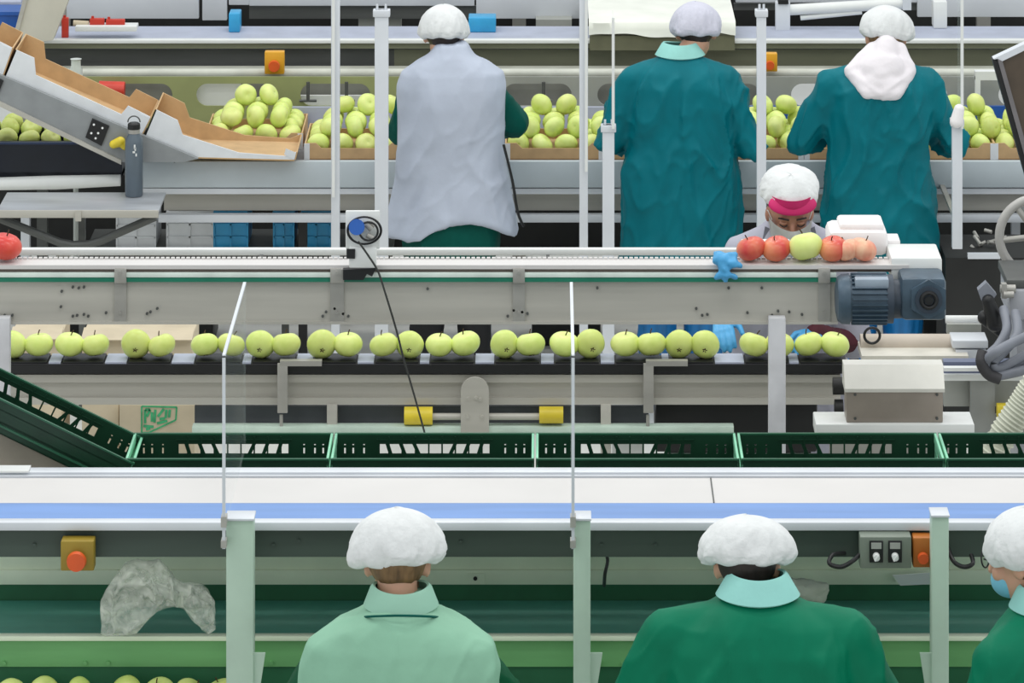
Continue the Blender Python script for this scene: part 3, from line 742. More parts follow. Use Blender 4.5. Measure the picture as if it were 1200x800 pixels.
# ------------------------------------------------------------------ GREEN CRATES on a roller line
zc = Z(537, 12.95)        # near rim height
cratepitch = 241.0
yr0, yr1 = 12.95, 13.225
def make_crate(label):
    """local: x along, y depth 0..D, z 0..H ; 0.6 m long"""
    t = thing('plastic_crate', label, 'crate', (0,0,0), 'green crates in a row')
    L, D, H = 240.0*12.95/F - .004, yr1-yr0, .098
    k = L/240.0
    def side(y0, flip):
        mb = MB(); q = .004
        mb.box(0, L, y0, y0+q, H*.66, H*.97).box(0, L, y0, y0+q, 0, H*.36)
        if flip == 0: return mb.box(0, L, y0, y0+q, H*.3, H*.7)
        # solid ends with narrow slots
        def bar(a, b): mb.box(a*k, b*k, y0, y0+q, H*.3, H*.7)
        for a, b in ((0,11),(13,21),(23,34),(36,54)): bar(a, b); bar(240-b, 240-a)
        mb.box(0, 52*k, y0, y0+q, H*.54, H*.62).box(L-52*k, L, y0, y0+q, H*.54, H*.62)
        for a, b in ((67,63),(84,79),(101,95),(139,145),(156,161),(173,177)):
            mb.slab([(a*k-.006, H*.34), (a*k+.006, H*.34), (b*k+.006, H*.68), (b*k-.006, H*.68)], y0, y0+q)
        for a in range(8): mb.box((64+a*16)*k, (66+a*16)*k, y0-.003, y0, H*.3, H*.9)
        mb.box(50*k, 190*k, y0-.003, y0, H*.78, H*.81)
        return mb
    part('side_wall', side(0, 0), crateg, t); part('side_wall', side(D-.004, 1), crateg, t)
    part('base', MB().box(0, L, 0, D, 0, .004), crateg, t)
    rim = MB().box(0, L, -.005, .005, H*.95, H).box(0, L, D-.005, D+.005, H*.95, H).box(0, L, -.005, .0, .02, .026)
    part('rim', rim, crater, t)
    for x0 in (0, L-.008):
        mb = MB().box(x0, x0+.008, 0, D, H*.7, H*1.0, .002).box(x0+.002, x0+.006, 0, D, 0, H*.45).box(x0+.002, x0+.006, 0, .07, H*.4, H*.8).box(x0+.002, x0+.006, D-.07, D, H*.4, H*.8)
        part('end_wall', mb, crateh, t, 'end wall, lit mint green')
    return t
cnames = ['after the tilted crate', 'behind the plexiglass screen strip', 'below the yellow roller', 'behind the broad worker', 'under the ribbed hose']
c0 = make_crate('green crate')
ords = ['just below the tilted crate', 'second after the tilted crate', 'third after the tilted crate', 'in front of the white post', 'ending under the ribbed hose']
zb = zc-.098
for i in range(5):
    o = c0 if i == 0 else dup(c0)
    o['label'] = 'green slotted crate in the row behind the white table, ' + ords[i]
    o.location = (X(146+240.6*i, 12.95)+.002, yr0, zb)
o = dup(c0); o['label'] = 'green slotted plastic crate tilted up on the ramp at the start of the row'
L = 240.0*12.95/F
ang = math.atan2(72, 148)
px_, pz_ = X(143, 12.95), zb-.004
o.rotation_euler = (0, ang, 0)
o.location = (px_-L*math.cos(ang), yr0-.01, pz_+L*math.sin(ang))
t = thing('roller_conveyor', 'narrow roller conveyor carrying the row of green crates', 'conveyor', (0,13.1,0))
mb = MB()
for i in range(60):
    x_ = X(130,13)+i*.05
    mb.cyl((x_,12.97,zb-.022), (x_,13.2,zb-.022), .018, n=10)
part('roller_bed', mb, steel, t)
part('side_rail', MB().box(X(125,13), xb, 12.95, 12.965, zb-.08, zb-.01), steel, t)
part('side_rail', MB().box(X(125,13), xb, 13.205, 13.22, zb-.08, zb-.01), steel, t)
for q in (200, 620, 1100):
    part('leg', MB().box(X(q,13)-.02, X(q,13)+.02, 13.06, 13.1, 0, zb-.04), steel, t)
t = thing('crate_ramp', 'beige sloping ramp housing under the tilted green crate', 'ramp', (X(20,13),13.1,0))
mb = MB().slab([(X(-40,13), 0), (X(112,13), 0), (X(112,13), Z(563,13)), (X(-40,13), Z(489,13))], 13.0, 13.2)
part('housing', mb, mat('ramp_beige', (176,166,152), .6, 0, var=.05), t)
solo('paper_scrap', MB().box(X(-4,12.75), X(34,12.75), 12.74, 12.8, zt+.009, zt+.014), white, 'white scrap lying at the foot of the beige ramp', 'paper')

# ------------------------------------------------------------------ APPLE LINE
Y0 = 15.0; zbelt = Z(425, Y0)
t = thing('apple_conveyor', 'narrow dark belt conveyor carrying green apples in pairs', 'conveyor', (X(500,Y0),Y0,0))
xe = X(993, Y0); xs = X(-60, Y0)
part('belt', MB().box(xs, xe, Y0, Y0+.12, zbelt-.032, zbelt-.004, .002), rubber, t)
mb = MB().box(xs, xe, Y0-.008, Y0, zbelt-.036, zbelt-.006).box(xs, xe, Y0+.12, Y0+.128, zbelt-.036, zbelt-.006)
part('belt_guide', mb, black, t)
PAIRS = [(17,44),(84,110),(161,188),(240,271),(307,334),(379,406),(451,479),(516,544),(592,621),(662,691),(733,763),(797,825),(885,912),(949,977)]
for a, b in PAIRS:
    m_ = (a+b)/2
    part('apple_tray', MB().box(X(a-11,Y0), X(b+11,Y0), Y0+.002, Y0+.118, zbelt-.004, zbelt+.003, .001), black, t)
for a, b in zip(PAIRS, PAIRS[1:]):
    if b[0]-a[1] > 30: part('belt_link', MB().box(X(a[1]+13,Y0), X(b[0]-13,Y0), Y0+.0, Y0+.118, zbelt-.004, zbelt+.002), lav, t)
mb = MB().px(-60, 439, 985, 448, Y0+.01, .10).px(-60, 448, 985, 466, Y0+.03, .06).px(-60, 466, 985, 474, Y0+.01, .10)
part('side_beam', mb, steelw, t)
part('lower_panel', MB().px(228, 476, 540, 501, Y0+.06, .02).px(572, 476, 760, 501, Y0+.06, .02), charc, t)
part('lower_rail', MB().px(225, 500, 860, 509, Y0-.03, .05, .002), mat('mint_rail', (206,226,212), .5), t)
for q in (389, 710, -30): part('leg', MB().box(X(q-6,Y0), X(q+6,Y0), Y0+.0, Y0+.05, 0, Z(474,Y0), .002), steelw, t)
for q, wd in ((331, 6), (760, 6)):
    mb = MB().px(q-wd, 426, q+wd, 484, Y0-.03, .012, .002).cyl((X(q-1,Y0),Y0-.02,Z(484,Y0)), (X(q-1,Y0),Y0-.02,Z(512,Y0)), .006).px(q-3, 423, q+46, 429, Y0-.03, .03)
    part('side_bracket', mb, steel, t)
mb = MB(); pts = [(540,510),(540,455)]+[(556.5-16.5*math.cos(PI*k/10), 458-16*math.sin(PI*k/10)) for k in range(11)]+[(573,455),(573,510)]
mb.pslab(pts, Y0-.04, .012)
for a, b in ((549,463),(558,462),(563,464),(548,484),(565,484)): mb.cyl((X(a,Y0),Y0-.04,Z(b,Y0)), (X(a,Y0),Y0-.048,Z(b,Y0)), .006, n=8)
part('bearing_plate', mb, steelw, t)
r_ = part('roller', MB().cyl((X(474,Y0),Y0-.01,Z(486,Y0)), (X(507,Y0),Y0-.01,Z(486,Y0)), .031, n=28), yellow, t, 'yellow roller')
part('roller_end', MB().cyl((X(632,Y0),Y0-.01,Z(485,Y0)), (X(660,Y0),Y0-.01,Z(485,Y0)), .029, n=28), yellow, t, 'yellow roller')
part('axle', MB().cyl((X(507,Y0),Y0-.01,Z(487,Y0)), (X(632,Y0),Y0-.01,Z(487,Y0)), .012, n=14), steelw, t)
ordw = ['first','second','third','fourth','fifth','sixth','seventh','eighth','ninth','tenth','eleventh','twelfth','thirteenth','fourteenth']
for i, (a, b) in enumerate(PAIRS):
    for j, q in enumerate(((a+b)/2-15.2, (a+b)/2+15.2)):
        s_ = random.uniform(.96, 1.04)
        apple(X(q,Y0+.06), Y0+.055+random.uniform(-.006,.006), zbelt+.005+.046*s_, '%s apple of the %s pair on the dark belt, counting from the tilted crate' % (('first','second')[j], ordw[i]), 'green apples in pairs on the dark belt', s_, rot=(random.choice((random.uniform(-.4,.4), random.uniform(-.4,.4), -1.25)), random.uniform(-.35,.35), random.uniform(-.5,.5)))

# carton with green print, behind the incline
t = thing('floor_bin', 'black bin on the floor directly under the last pairs of apples', 'bin', (X(860,15.2),15.2,0))
part('bin_body', MB().px(768, 470, 958, 530, 15.16, .22, .01).box(X(780,15.2), X(950,15.2), 15.18, 15.36, 0, Z(530,15.16)), black, t)
t = thing('white_carton', 'small white carton seen under the apple line beside its slim leg', 'box', (X(735,15.2),15.2,0))
part('carton_body', MB().box(X(717,15.2), X(753,15.2), 15.2, 15.4, 0, Z(478,15.2), .003), white, t)
t = thing('carton', 'pale cardboard carton with a green printed mark under the apple conveyor', 'box', (X(172,15.4),15.4,0))
part('carton_body', MB().box(X(140,15.4), X(228,15.4), 15.4, 15.75, 0, Z(474,15.4), .003).box(X(96,15.42), X(139,15.42), 15.43, 15.7, 0, Z(474,15.4), .003), kraftp, t)
mb = MB()
def stroke(pts, w=1.6, Y=15.4):
    for (a, b), (c, d) in zip(pts, pts[1:]):
        n = V((-(d-b), c-a)).normalized()*w/2
        mb.pslab([(a+n.x,b+n.y),(c+n.x,d+n.y),(c-n.x,d-n.y),(a-n.x,b-n.y)], Y-.002, .002)
stroke([(166,476),(207,477),(206,492),(174,507),(166,507),(166,476)], 1.8)
for a, b in (((170,480),(170,496)),((170,480),(176,480)),((176,480),(172,488)),((178,483),(178,494)),((182,480),(181,495)),((185,488),(192,479)),((187,491),(193,490)),((195,480),(194,490)),((199,480),(198,489)),((168,499),(180,500)),((171,503),(176,502)),((184,496),(196,493))): stroke([a, b], 3)
part('printed_mark', mb, printg, t)

# steel cover box at the end of the apple line
t = thing('steel_gearbox_cover', 'steel box with a sloping lid on a white plate beside the apple line', 'machine cover', (X(1048,14.5),14.5,0))
part('mounting_plate', MB().px(956, 497, 1142, 514, 14.45, .157, .004), white, t)
part('housing', MB().px(992, 458, 1105, 495, 14.47, .11, .003), mat('brownish_steel', (160,150,140), .4, .4, var=.05), t)
yb_ = 14.47
mb = MB(); a0, a1 = X(990,yb_), X(1107,yb_)
mb.b.verts.ensure_lookup_table()
z0, z1, z2 = Z(459,yb_), Z(455,yb_), Z(427,yb_+.06)
vs = [mb.b.verts.new(p) for p in [(a0,yb_-.006,z0),(a1,yb_-.006,z0),(a1,yb_-.006,z1),(a0,yb_-.006,z1),(a0,yb_+.06,z2),(a1,yb_+.06,z2),(a1,yb_+.125,z2),(a0,yb_+.125,z2),(a0,yb_+.125,z0),(a1,yb_+.125,z0)]]
for f_ in ((0,1,2,3),(3,2,5,4),(4,5,6,7),(7,6,9,8),(8,9,1,0),(0,3,4,7,8),(1,9,6,5,2)): mb.b.faces.new([vs[k] for k in f_])
part('sloping_lid', mb, mat('pale_steel', (222,220,212), .4, .1, var=.03), t)
mb = MB()
for a, b in ((1002,462),(1098,462),(1002,490),(1098,490)): mb.cyl((X(a,yb_),yb_,Z(b,yb_)), (X(a,yb_),yb_-.004,Z(b,yb_)), .005, n=8)
part('screw_pattern', mb, steeld, t)
part('stand', MB().px(975, 514, 1125, 560, 14.46, .14).box(X(1000,14.5), X(1020,14.5), 14.55, 14.6, 0, Z(560,14.5)).box(X(1085,14.5), X(1105,14.5), 14.55, 14.6, 0, Z(560,14.5)), steel, t)
part('side_knob', MB().cyl((X(976,14.9),14.9,Z(452,14.9)),(X(990,14.9),14.9,Z(452,14.9)), .03).cyl((X(978,14.9),14.9,Z(478,14.9)),(X(988,14.9),14.9,Z(478,14.9)), .03), hollow, t)

# ------------------------------------------------------------------ MIDDLE (overhead) CONVEYOR
YC = 14.0
t = thing('overhead_conveyor', 'raised steel conveyor with white guard rails and green edge band across the middle', 'conveyor', (X(500,YC),YC,0))
xs, xe = X(-60,YC), X(1045,YC)
zb2 = Z(311, YC)
mb = MB().box(xs, X(982,YC), YC+.012, YC+.03, Z(378,YC), Z(331,YC)).box(xs, X(982,YC), YC+.0, YC+.05, Z(380,YC), Z(377,YC)).box(xs, X(982,YC), YC+.13, YC+.15, Z(378,YC), Z(331,YC))
bp_ = MB()
for q, r_ in ((5,370),(14,370),(72,342),(71,360),(85,337),(92,338),(98,337),(90,370),(98,369),(85,371),(103,371),(124,367),(176,366),(184,362),(172,368),(382,366),(392,362),(402,368),(378,371),(408,371),(501,339),(602,364),(612,366),(618,368),(700,338),(816,362),(823,370),(829,369),(854,338),(876,367),(893,338),(905,370),(925,366),(912,365),(940,369),(595,371)):
    bp_.cyl((X(q,YC),YC+.013,Z(r_,YC)), (X(q,YC),YC+.004,Z(r_,YC)), .0045, n=8)
part('bolt_pattern', bp_, steeld, t)
part('side_beam', mb, steelw, t)
part('edge_band', MB().box(xs, X(980,YC), YC-.004, YC+.02, Z(330,YC), Z(325,YC)), greenb, t, 'green edge band')
part('edge_lip', MB().box(xs, X(980,YC), YC-.006, YC+.02, Z(324.5,YC), Z(319,YC), .001), mat('mint_white', (226,238,230), .4), t)
part('slot_strip', MB().box(xs, X(1065,YC), YC+.006, YC+.02, Z(319,YC), Z(314,YC)), mat('brown_slot', (112,100,92), .5), t)
mb = MB().box(xs, X(1065,YC), YC-.004, YC+.085, Z(315,YC), zb2+.002)
i = 0; x_ = xs
while x_ < xe:
    mb.box(x_, x_+.012, YC+.072, YC+.085, zb2, zb2+.008); x_ += .0168
part('belt', mb, whiteb, t)
part('far_rail', MB().box(xs, X(968,YC), YC+.19, YC+.22, Z(299.5,YC+.19), Z(292,YC+.19), .003), white, t)
part('rail_link', MB().box(X(300,YC), X(304,YC), YC+.1, YC+.19, zb2-.03, zb2-.01).box(X(640,YC), X(644,YC), YC+.1, YC+.19, zb2-.03, zb2-.01), steeld, t)
for q in (141, 395, 608, 966):
    w_ = 7 if q != 395 else 8
    part('bracket', MB().px(q-w_, 315, q+w_, 332, YC-.014, .014, .002).px(q-w_, 332, q+w_, 378, YC+.004, .01).cyl((X(q,YC),YC-.012,Z(318,YC)), (X(q,YC),YC-.02,Z(318,YC)), .006, n=8).cyl((X(q,YC),YC+.0,Z(366,YC)), (X(q,YC),YC-.005,Z(366,YC)), .005, n=8), steel, t)
part('end_cover', MB().px(1044, 302, 1104, 330, YC+.0, .2, .008), white, t)
part('post', MB().box(X(900,YC), X(920,YC), YC-.04, YC+.0, 0, Z(369,YC), .003), mat('pale_post', (208,208,212), .4), t)
part('post', MB().box(X(-8,YC), X(13,YC), YC-.04, YC+.0, 0, Z(369,YC), .003), MATS['pale_post'], t)

# gear motor
t = thing('gear_motor', 'blue-grey electric gear motor hanging at the end of the raised conveyor', 'motor', (X(1045,13.9),13.95,Z(378,13.9)))
ym = 13.93; zc_ = Z(350, ym)
mb = MB().cyl((X(993,ym),ym,zc_), (X(1040,ym),ym,zc_), .074, n=40)
for k in range(28):
    a = 2*PI*k/28; mb.obox((X(1018,ym), ym+.077*math.sin(a), zc_+.077*math.cos(a)), (.115,.004,.012), (-a,0,0))
part('motor_body', mb, motorb, t)
part('fan_cover', MB().lathe([(.045,0),(.07,.006),(.08,.02),(.082,.045)], 36, None, Matrix.Translation((X(979,ym),ym,zc_)) @ Matrix.Rotation(PI/2,4,'Y')), motorb, t)
part('terminal_box', MB().px(1002, 327, 1042, 339, ym-.06, .1, .006), mat('motor_pale', (150,164,178), .4), t)
part('flange', MB().cyl((X(1038,ym),ym,zc_), (X(1046,ym),ym,zc_), .078, n=32).cyl((X(1046,ym),ym,zc_), (X(1056,ym),ym,zc_), .062, n=32), mat('motor_dark', (52,64,78), .45), t)
g_ = part('gearbox', MB().px(1056, 326, 1109, 376, ym-.075, .15, .016), motorb, t)
cx_, cz = X(1088,ym-.08), Z(350,ym-.08)
mb = MB().cyl((cx_,ym-.072,cz), (cx_,ym-.09,cz), .064, n=6)
part('face_plate', mb, motorb, g_)
part('output_hub', MB().cyl((cx_,ym-.085,cz), (cx_,ym-.098,cz), .044, n=32), MATS['motor_dark'], g_)
part('hollow_shaft', MB().torus((cx_,ym-.1,cz), .024, .007, Matrix.Rotation(PI/2,3,'X'), 28, 8).cyl((cx_,ym-.09,cz),(cx_,ym-.104,cz), .014, n=20), black, g_)

# apples, foam box and gloves on the raised belt
za = zb2+.002
for q, m_, s_, lb in ((880,applep,.95,'red and yellow apple beside the blue gloves on the raised belt'), (910,applep,.95,'red blushed apple between another red apple and the green apple on the raised belt'), (944,appleg,1.12,'large green apple in the row on the raised belt'), (976,applep,.95,'red striped apple beside the large green apple on the raised belt'), (993,applek,.86,'small peach coloured apple in front of the white foam box'), (1011,applek,.9,'pale peach apple at the end of the row beside the motor')):
    apple(X(q,YC+.05), YC+.048, za+.045*s_, lb, None, s_, m=m_, rot=(.3,.2,random.uniform(0,6)))
apple(X(6,YC+.05), YC+.048, za+.047*1.05, 'single deep red apple alone on the raised belt', None, 1.08, m=applered, rot=(.15,.1,1))
t = thing('foam_box', 'white foam box behind the red apples at the end of the raised belt', 'box', (X(1005,YC+.25),YC+.25,zb2+.0))
part('box_body', MB().box(X(970,YC+.2), X(1040,YC+.2), YC+.16, YC+.34, zb2-.01, zb2+.075, .022), foam, t)
part('lid', MB().box(X(983,YC+.2), X(1036,YC+.2), YC+.18, YC+.32, zb2+.07, zb2+.095, .012), foam, t)
part('side_tab', MB().box(X(1038,YC+.2), X(1055,YC+.2), YC+.2, YC+.3, zb2+.01, zb2+.035, .004), foam, t)
solo('white_tray', MB().box(X(868,YC+.2), X(925,YC+.2), YC+.14, YC+.182, zb2+.004, zb2+.045, .004), white, 'small white tray behind the red apples on the raised belt', 'tray')
# discarded gloves
mb = MB()
def P3(a, b, Y): return V((X(a,Y), Y, Z(b,Y)))
mb.cap(P3(842,303,13.99), P3(858,308,13.99), .022, .02).cap(P3(846,300,14.0), P3(838,296,14.02), .014, .009).cap(P3(852,300,14.0), P3(862,298,14.0), .014, .01).cap(P3(856,308,13.98), P3(868,312,13.98), .016, .01).cap(P3(846,308,13.98), P3(850,322,13.975), .018, .014).cap(P3(850,320,13.975), P3(838,326,13.975), .014, .008).cap(P3(850,321,13.975), P3(862,325,13.975), .013, .008).cap(P3(850,320,13.975), P3(850,329,13.975), .013, .009)
me = blob(mb, .006, 2); displace(me, lambda p, n: .006*noise.noise(p*55))
solo('rubber_gloves', me, glove, 'crumpled blue rubber gloves hung over the edge of the raised belt', 'gloves', angle=60)

# cable box on the raised conveyor
t = thing('junction_box', 'white connector box with a blue plug mounted on the raised conveyor', 'electrical box', (X(424,YC),YC-.05,Z(325,YC)))
yj = YC-.05
part('back_plate', MB().px(405, 247, 445, 292, yj+.02, .012, .003), white, t)
part('housing', MB().px(409, 290, 441, 314, yj, .035, .004), white, t)
part('dark_socket', MB().px(406, 292, 416, 303, yj-.006, .008), black, t)
part('blue_plug', MB().cyl(P3(418,266,yj+.02), P3(418,266,yj-.03), .026, n=20), bluep, t, 'blue round plug')
part('cable_loop', MB().torus(P3(427,270,yj), .052, .004, Matrix.Rotation(PI/2,3,'X') @ Matrix.Diagonal((1.05,.85,1)), 36, 8).torus(P3(432,271,yj-.01), .03, .0035, Matrix.Rotation(PI/2,3,'X'), 30, 8), black, t)
part('metal_connector', MB().cyl(P3(436,268,yj), P3(430,262,yj), .012).cyl(P3(430,275,yj), P3(437,279,yj), .009), steel, t)
part('foot_clamp', MB().pslab([(402,316),(441,314),(436,324),(430,321),(426,328),(402,328)], yj+.02, .03), black, t)
cable('thin dark cable running down from the white connector box across both conveyors', [(420,283,13.92), (432,300,13.93), (443,318,13.93), (452,345,13.93), (464,385,13.95), (473,420,13.97), (486,465,13.97), (499,512,13.97)], .0034, mat('cable_grey', (54,56,54), .6))

# ------------------------------------------------------------------ BACK LINE
YB0 = 18.62
t = thing('packing_conveyor', 'long pale packing conveyor behind the standing workers', 'conveyor', (0,19,0))
xs, xe = X(165,YB0), X(1290,YB0)
zp = Z(189, YB0)
part('front_panel', MB().box(xs, xe, YB0, YB0+.03, Z(220,YB0), zp, .004), bluegr, t)
part('lower_lip', MB().box(X(165,YB0), xe, YB0+.01, YB0+.05, Z(228,YB0), Z(221.5,YB0)), whitec, t)
part('inner_beam', MB().box(X(190,YB0), xe, YB0+.09, YB0+.12, Z(252,YB0), Z(228,YB0)+.06), steelw, t)
part('lower_rail', MB().box(X(185,YB0), xe, YB0+.02, YB0+.06, Z(262,YB0), Z(253,YB0), .002), whitec, t)
part('belt', MB().box(X(208,YB0), xe, YB0+.05, 19.36, zp-.05, zp-.015), mat('grey_belt', (150,152,158), .5), t)
part('far_guard', MB().box(X(340,19.4), X(870,19.4), 19.37, 19.39, Z(152,19.4), Z(124,19.4)), lav, t)
part('far_guard', MB().box(X(870,19.4), X(1300,19.4), 19.37, 19.39, Z(150,19.4), Z(123,19.4)), bluep, t, 'blue guard strip')
for q in (355, 571, 711, 1190, 1275, 30):
    part('leg', MB().box(X(q-5,18.8), X(q+5,18.8), 18.78, 18.83, 0, Z(262,YB0)), whitec if q != 355 else black, t)
# flat trays
def make_tray(label):
    t = thing('cardboard_tray', label, 'tray', (0,0,0), 'cardboard apple trays on the packing conveyor')
    L, D, H, q = .432, .42, .072, .006
    def wall(y0, m, nm):
        pts = [(0,0),(L,0),(L,H),(L-.05,H),(L-.075,H*.68),(.075,H*.68),(.05,H),(0,H)]
        part(nm, MB().slab(pts, y0, y0+q), m, t)
    wall(0, kraft, 'long_side'); wall(D-q, kraft, 'long_side')
    for x0 in (0, L-q): part('short_side', MB().slab([(0,0),(0,0)] and [(x0,0),(x0+q,0),(x0+q,H),(x0,H)], q, D-q), kraft, t)
    part('base', MB().box(0, L, 0, D, 0, .004), kraft, t)
    for x0 in (-.002, L-.022): part('white_corner', MB().box(x0, x0+.024, -.003, 0, 0, H*.98), cardw, t, 'white corner flap')
    return t
trays = []
tl = ['beside the water bottle ramp', 'next to the two thin uprights', 'hidden partly by the lavender vest', 'beside the pair of uprights', 'before the first teal gown', 'between the two teal gowns', 'behind the hooded worker', 'beyond the hooded worker', 'beside the brown screen']
tr0 = make_tray('x')
zt0 = zp-.015+.001
tx = [236, 357, 474, 592, 709, 826, 943, 1051, 1164]
n_ap = 0
for i, q in enumerate(tx):
    o = tr0 if i == 0 else dup(tr0)
    o['label'] = 'cardboard tray full of green apples on the packing conveyor, ' + tl[i]
    o.location = (X(q, 18.72), 18.72 if i else 18.93, zt0)
    rr = .047
    spots = []; jt = lambda w: random.uniform(-w, w)
    for a in range(4):
        for b in range(4):
            if 0 < a < 3 and b > 0: continue
            spots.append((.056+a*.106, .06+b*.1, rr+.008))
    for a in range(4):
        for b in range(3):
            if a == 3 and i in (0, 8): continue
            if a == 0 or b == 0 or random.random() < .9: spots.append((.109+a*.106+jt(.003), .11+b*.1+jt(.003), rr+.074+jt(.002)))
    for a in range(3):
        if random.random() < .6: spots.append((.162+a*.106+jt(.003), .26+jt(.003), rr+.142))
    for (a, b, c) in spots:
        if i in (2, 4) and c < .1: continue
        if i in (2, 6) and random.random() < .6: continue
        apple(o.location.x+a, o.location.y+b, zt0+c, 'pale green apple in the cardboard tray ' + tl[i], 'green apples in the tray ' + tl[i], .96, parts=False); n_ap += 1

# inclined conveyor with filled-edge boxes coming down to the packing line
YI = 18.52
t = thing('inclined_conveyor', 'steel side frame of the sloping conveyor bringing boxes down to the packing line', 'conveyor', (X(60,YI),YI,0))
part('side_frame', MB().pslab([(-40,68),(0,88),(232,186),(215,190),(140,190),(0,122),(-40,102)], YI-.034, .03), mat('mid_steel', (150,154,156), .45, .2, var=.06), t)
part('lower_edge', MB().pslab([(-40,100),(0,119),(142,188),(142,193),(0,125),(-40,106)], YI-.046, .012), steelw, t)
mb = MB().pslab([(108,139),(128,148),(119,171),(100,161)], YI-.048, .012)
part('motor_plate', mb, black, t, 'black plate with pale bolts')
mb = MB()
for a, b in ((110,146),(115,156),(112,162),(120,150),(107,156)): mb.cyl(P3(a,b,YI-.047), P3(a,b,YI-.053), .005, n=8)
part('plate_dots', mb, white, t)
part('dark_plate', MB().pslab([(-6,90),(4,95),(-2,110),(-8,106)], YI-.048, .012), black, t)
part('yellow_clamp', MB().cap(P3(133,169,YI-.06), P3(141,166,YI-.06), .018, .022).cap(P3(141,166,YI-.06), P3(146,172,YI-.06), .02, .014), yellow, t, 'yellow bearing clamp')
part('belt', MB().pslab([(-40,77),(0,97),(205,187),(205,191),(0,101),(-40,82)], YI+.03, .34), rubber, t)
part('leg', MB().box(X(-38,YI), X(-26,YI), YI+.2, YI+.24, 0, Z(110,YI)), steel, t)
# boxes on the slope: each white outside, kraft inside
def slope_box(label, corners, ends=True):
    """corners: near face polygon top profile and bottom line, in picture points at depth YI"""
    (bot, top) = corners
    t = thing('apple_box', label, 'box', P3(bot[0][0], bot[0][1], YI))
    pts = bot + top[::-1]
    part('near_side', MB().pslab(pts, YI+.0, .008), cardw, t, 'white outer side')
    sh = 22
    part('far_side', MB().slab([(X(p[0],YI), Z(p[1],YI)) for p in pts], YI+.36, YI+.368), kraft, t)
    # end walls across the depth and the floor
    def cross(p, q_, nm):
        a, b = P3(p[0],p[1],YI), P3(q_[0],q_[1],YI); mbx = MB()
        d = (b-a).normalized(); n = V((d.z,0,-d.x))*.006
        vs = [mbx.b.verts.new(c) for c in (a, b, b+n, a+n, a+V((0,.36,0)), b+V((0,.36,0)), b+n+V((0,.36,0)), a+n+V((0,.36,0)))]
        for f_ in ((0,1,2,3),(7,6,5,4),(0,4,5,1),(1,5,6,2),(2,6,7,3),(3,7,4,0)): mbx.b.faces.new([vs[k] for k in f_])
        part(nm, mbx, kraft, t)
    cross(bot[0], top[0], 'end_wall'); cross(bot[-1], top[-1], 'end_wall')
    for p, q_ in zip(bot, bot[1:]): cross(p, q_, 'base')
    part('corner_flap', MB().pslab([(top[-1][0]-12,top[-1][1]-4),(top[-1][0],top[-1][1]+1),(bot[-1][0],bot[-1][1]),(bot[-1][0]-12,bot[-1][1]-6)], YI-.003, .003), cardw, t)
    return t
slope_box('white and kraft cardboard box high on the sloping conveyor, cut by the picture edge', ([(-70,58),(2,91)], [(-62,15),(-40,28),(-38,40),(-14,52),(-10,44),(14,56)]))
slope_box('long white and kraft cardboard box in the middle of the sloping conveyor', ([(4,92),(164,161)], [(18,58),(40,68),(42,88),(142,134),(150,124),(176,137)]))
slope_box('cardboard box reaching from the slope onto the flat packing line beside the water bottle', ([(168,162),(228,184),(345,187)], [(182,128),(208,141),(214,158),(280,179),(334,183),(347,178)]))

# navy bin with apples, bottle, tray
t = thing('fruit_bin', 'dark navy bin with green apples under the sloping conveyor', 'bin', (X(50,18.95),18.95,zt0))
x0, x1, z0, z1 = X(-40,18.95), X(143,18.95), Z(207,18.95), Z(166,18.95)
part('bin_body', MB().box(x0, x1, 18.95, 18.97, z0, z1).box(x0, x1, 19.3, 19.32, z0, z1).box(x0, x0+.02, 18.97, 19.3, z0, z1).box(x1-.02, x1, 18.97, 19.3, z0, z1).box(x0, x1, 18.95, 19.32, z0, z0+.02), navy, t)
part('rim', MB().box(x0-.01, x1+.01, 18.935, 18.95, z1-.01, z1, .003), mat('navy_rim', (48,66,104), .4), t)
part('stand', MB().box(X(40,19), X(52,19), 19.1, 19.15, 0, z0), steeld, t)
k = 0
for a in range(7):
    for b in range(3):
        apple(x0+.075+a*.098+random.uniform(-.003,.003), 19.03+b*.098, z1-.005+random.uniform(-.008,.012)+(.02 if b else 0), 'green apple lying in the navy bin', 'green apples in the navy bin', .9, parts=False); k += 1
t = thing('steel_shelf', 'stainless steel shelf on a bent bracket below the sloping conveyor', 'shelf', (X(90,18.12),18.2,0))
zs = Z(247, 18.12)
part('shelf_top', MB().box(X(-4,18.12), X(186,18.12), 18.12, 18.47, zs-.012, zs, .002), mat('bright_steel', (196,200,206), .3, .35, var=.08, scale=4, stretch=(.6,3,1)), t)
part('front_lip', MB().box(X(-4,18.12), X(186,18.12), 18.11, 18.12, zs-.028, zs+.004, .002).box(X(88,18.1), X(95,18.1), 18.1, 18.11, zs-.04, zs+.006), steelw, t)
part('bracket', MB().tube([P3(-10,252,18.2), P3(70,284,18.2), P3(85,287,18.2), P3(104,286,18.2), P3(118,282,18.2), P3(182,254,18.2)], .018, 10, False), steeld, t)
part('support_leg', MB().box(X(93,18.3), X(100,18.3), 18.28, 18.32, 0, zs-.012), steeld, t)
solo('plastic_sheet_roll', MB().lathe([(.02,-.28),(.026,-.28),(.03,.0),(.024,.28),(.018,.28)], 24, lambda p,t_,u: Vector((p.x*(1+.12*math.sin(3*t_+u*4)), p.y, p.z)), Matrix.Translation(P3(66,213,18.6)) @ Matrix.Rotation(-.03,4,'Y') @ Matrix.Rotation(PI/2,4,'Y')), white, 'white rolled plastic sheet lying behind the steel shelf', 'roll')
t = thing('water_bottle', 'slate grey metal water bottle with a black loop cap on the steel shelf', 'bottle', (X(157,18.4),18.4,zs+.001))
r = 10.5*18.4/F; hb_ = (228-138)*18.4/F
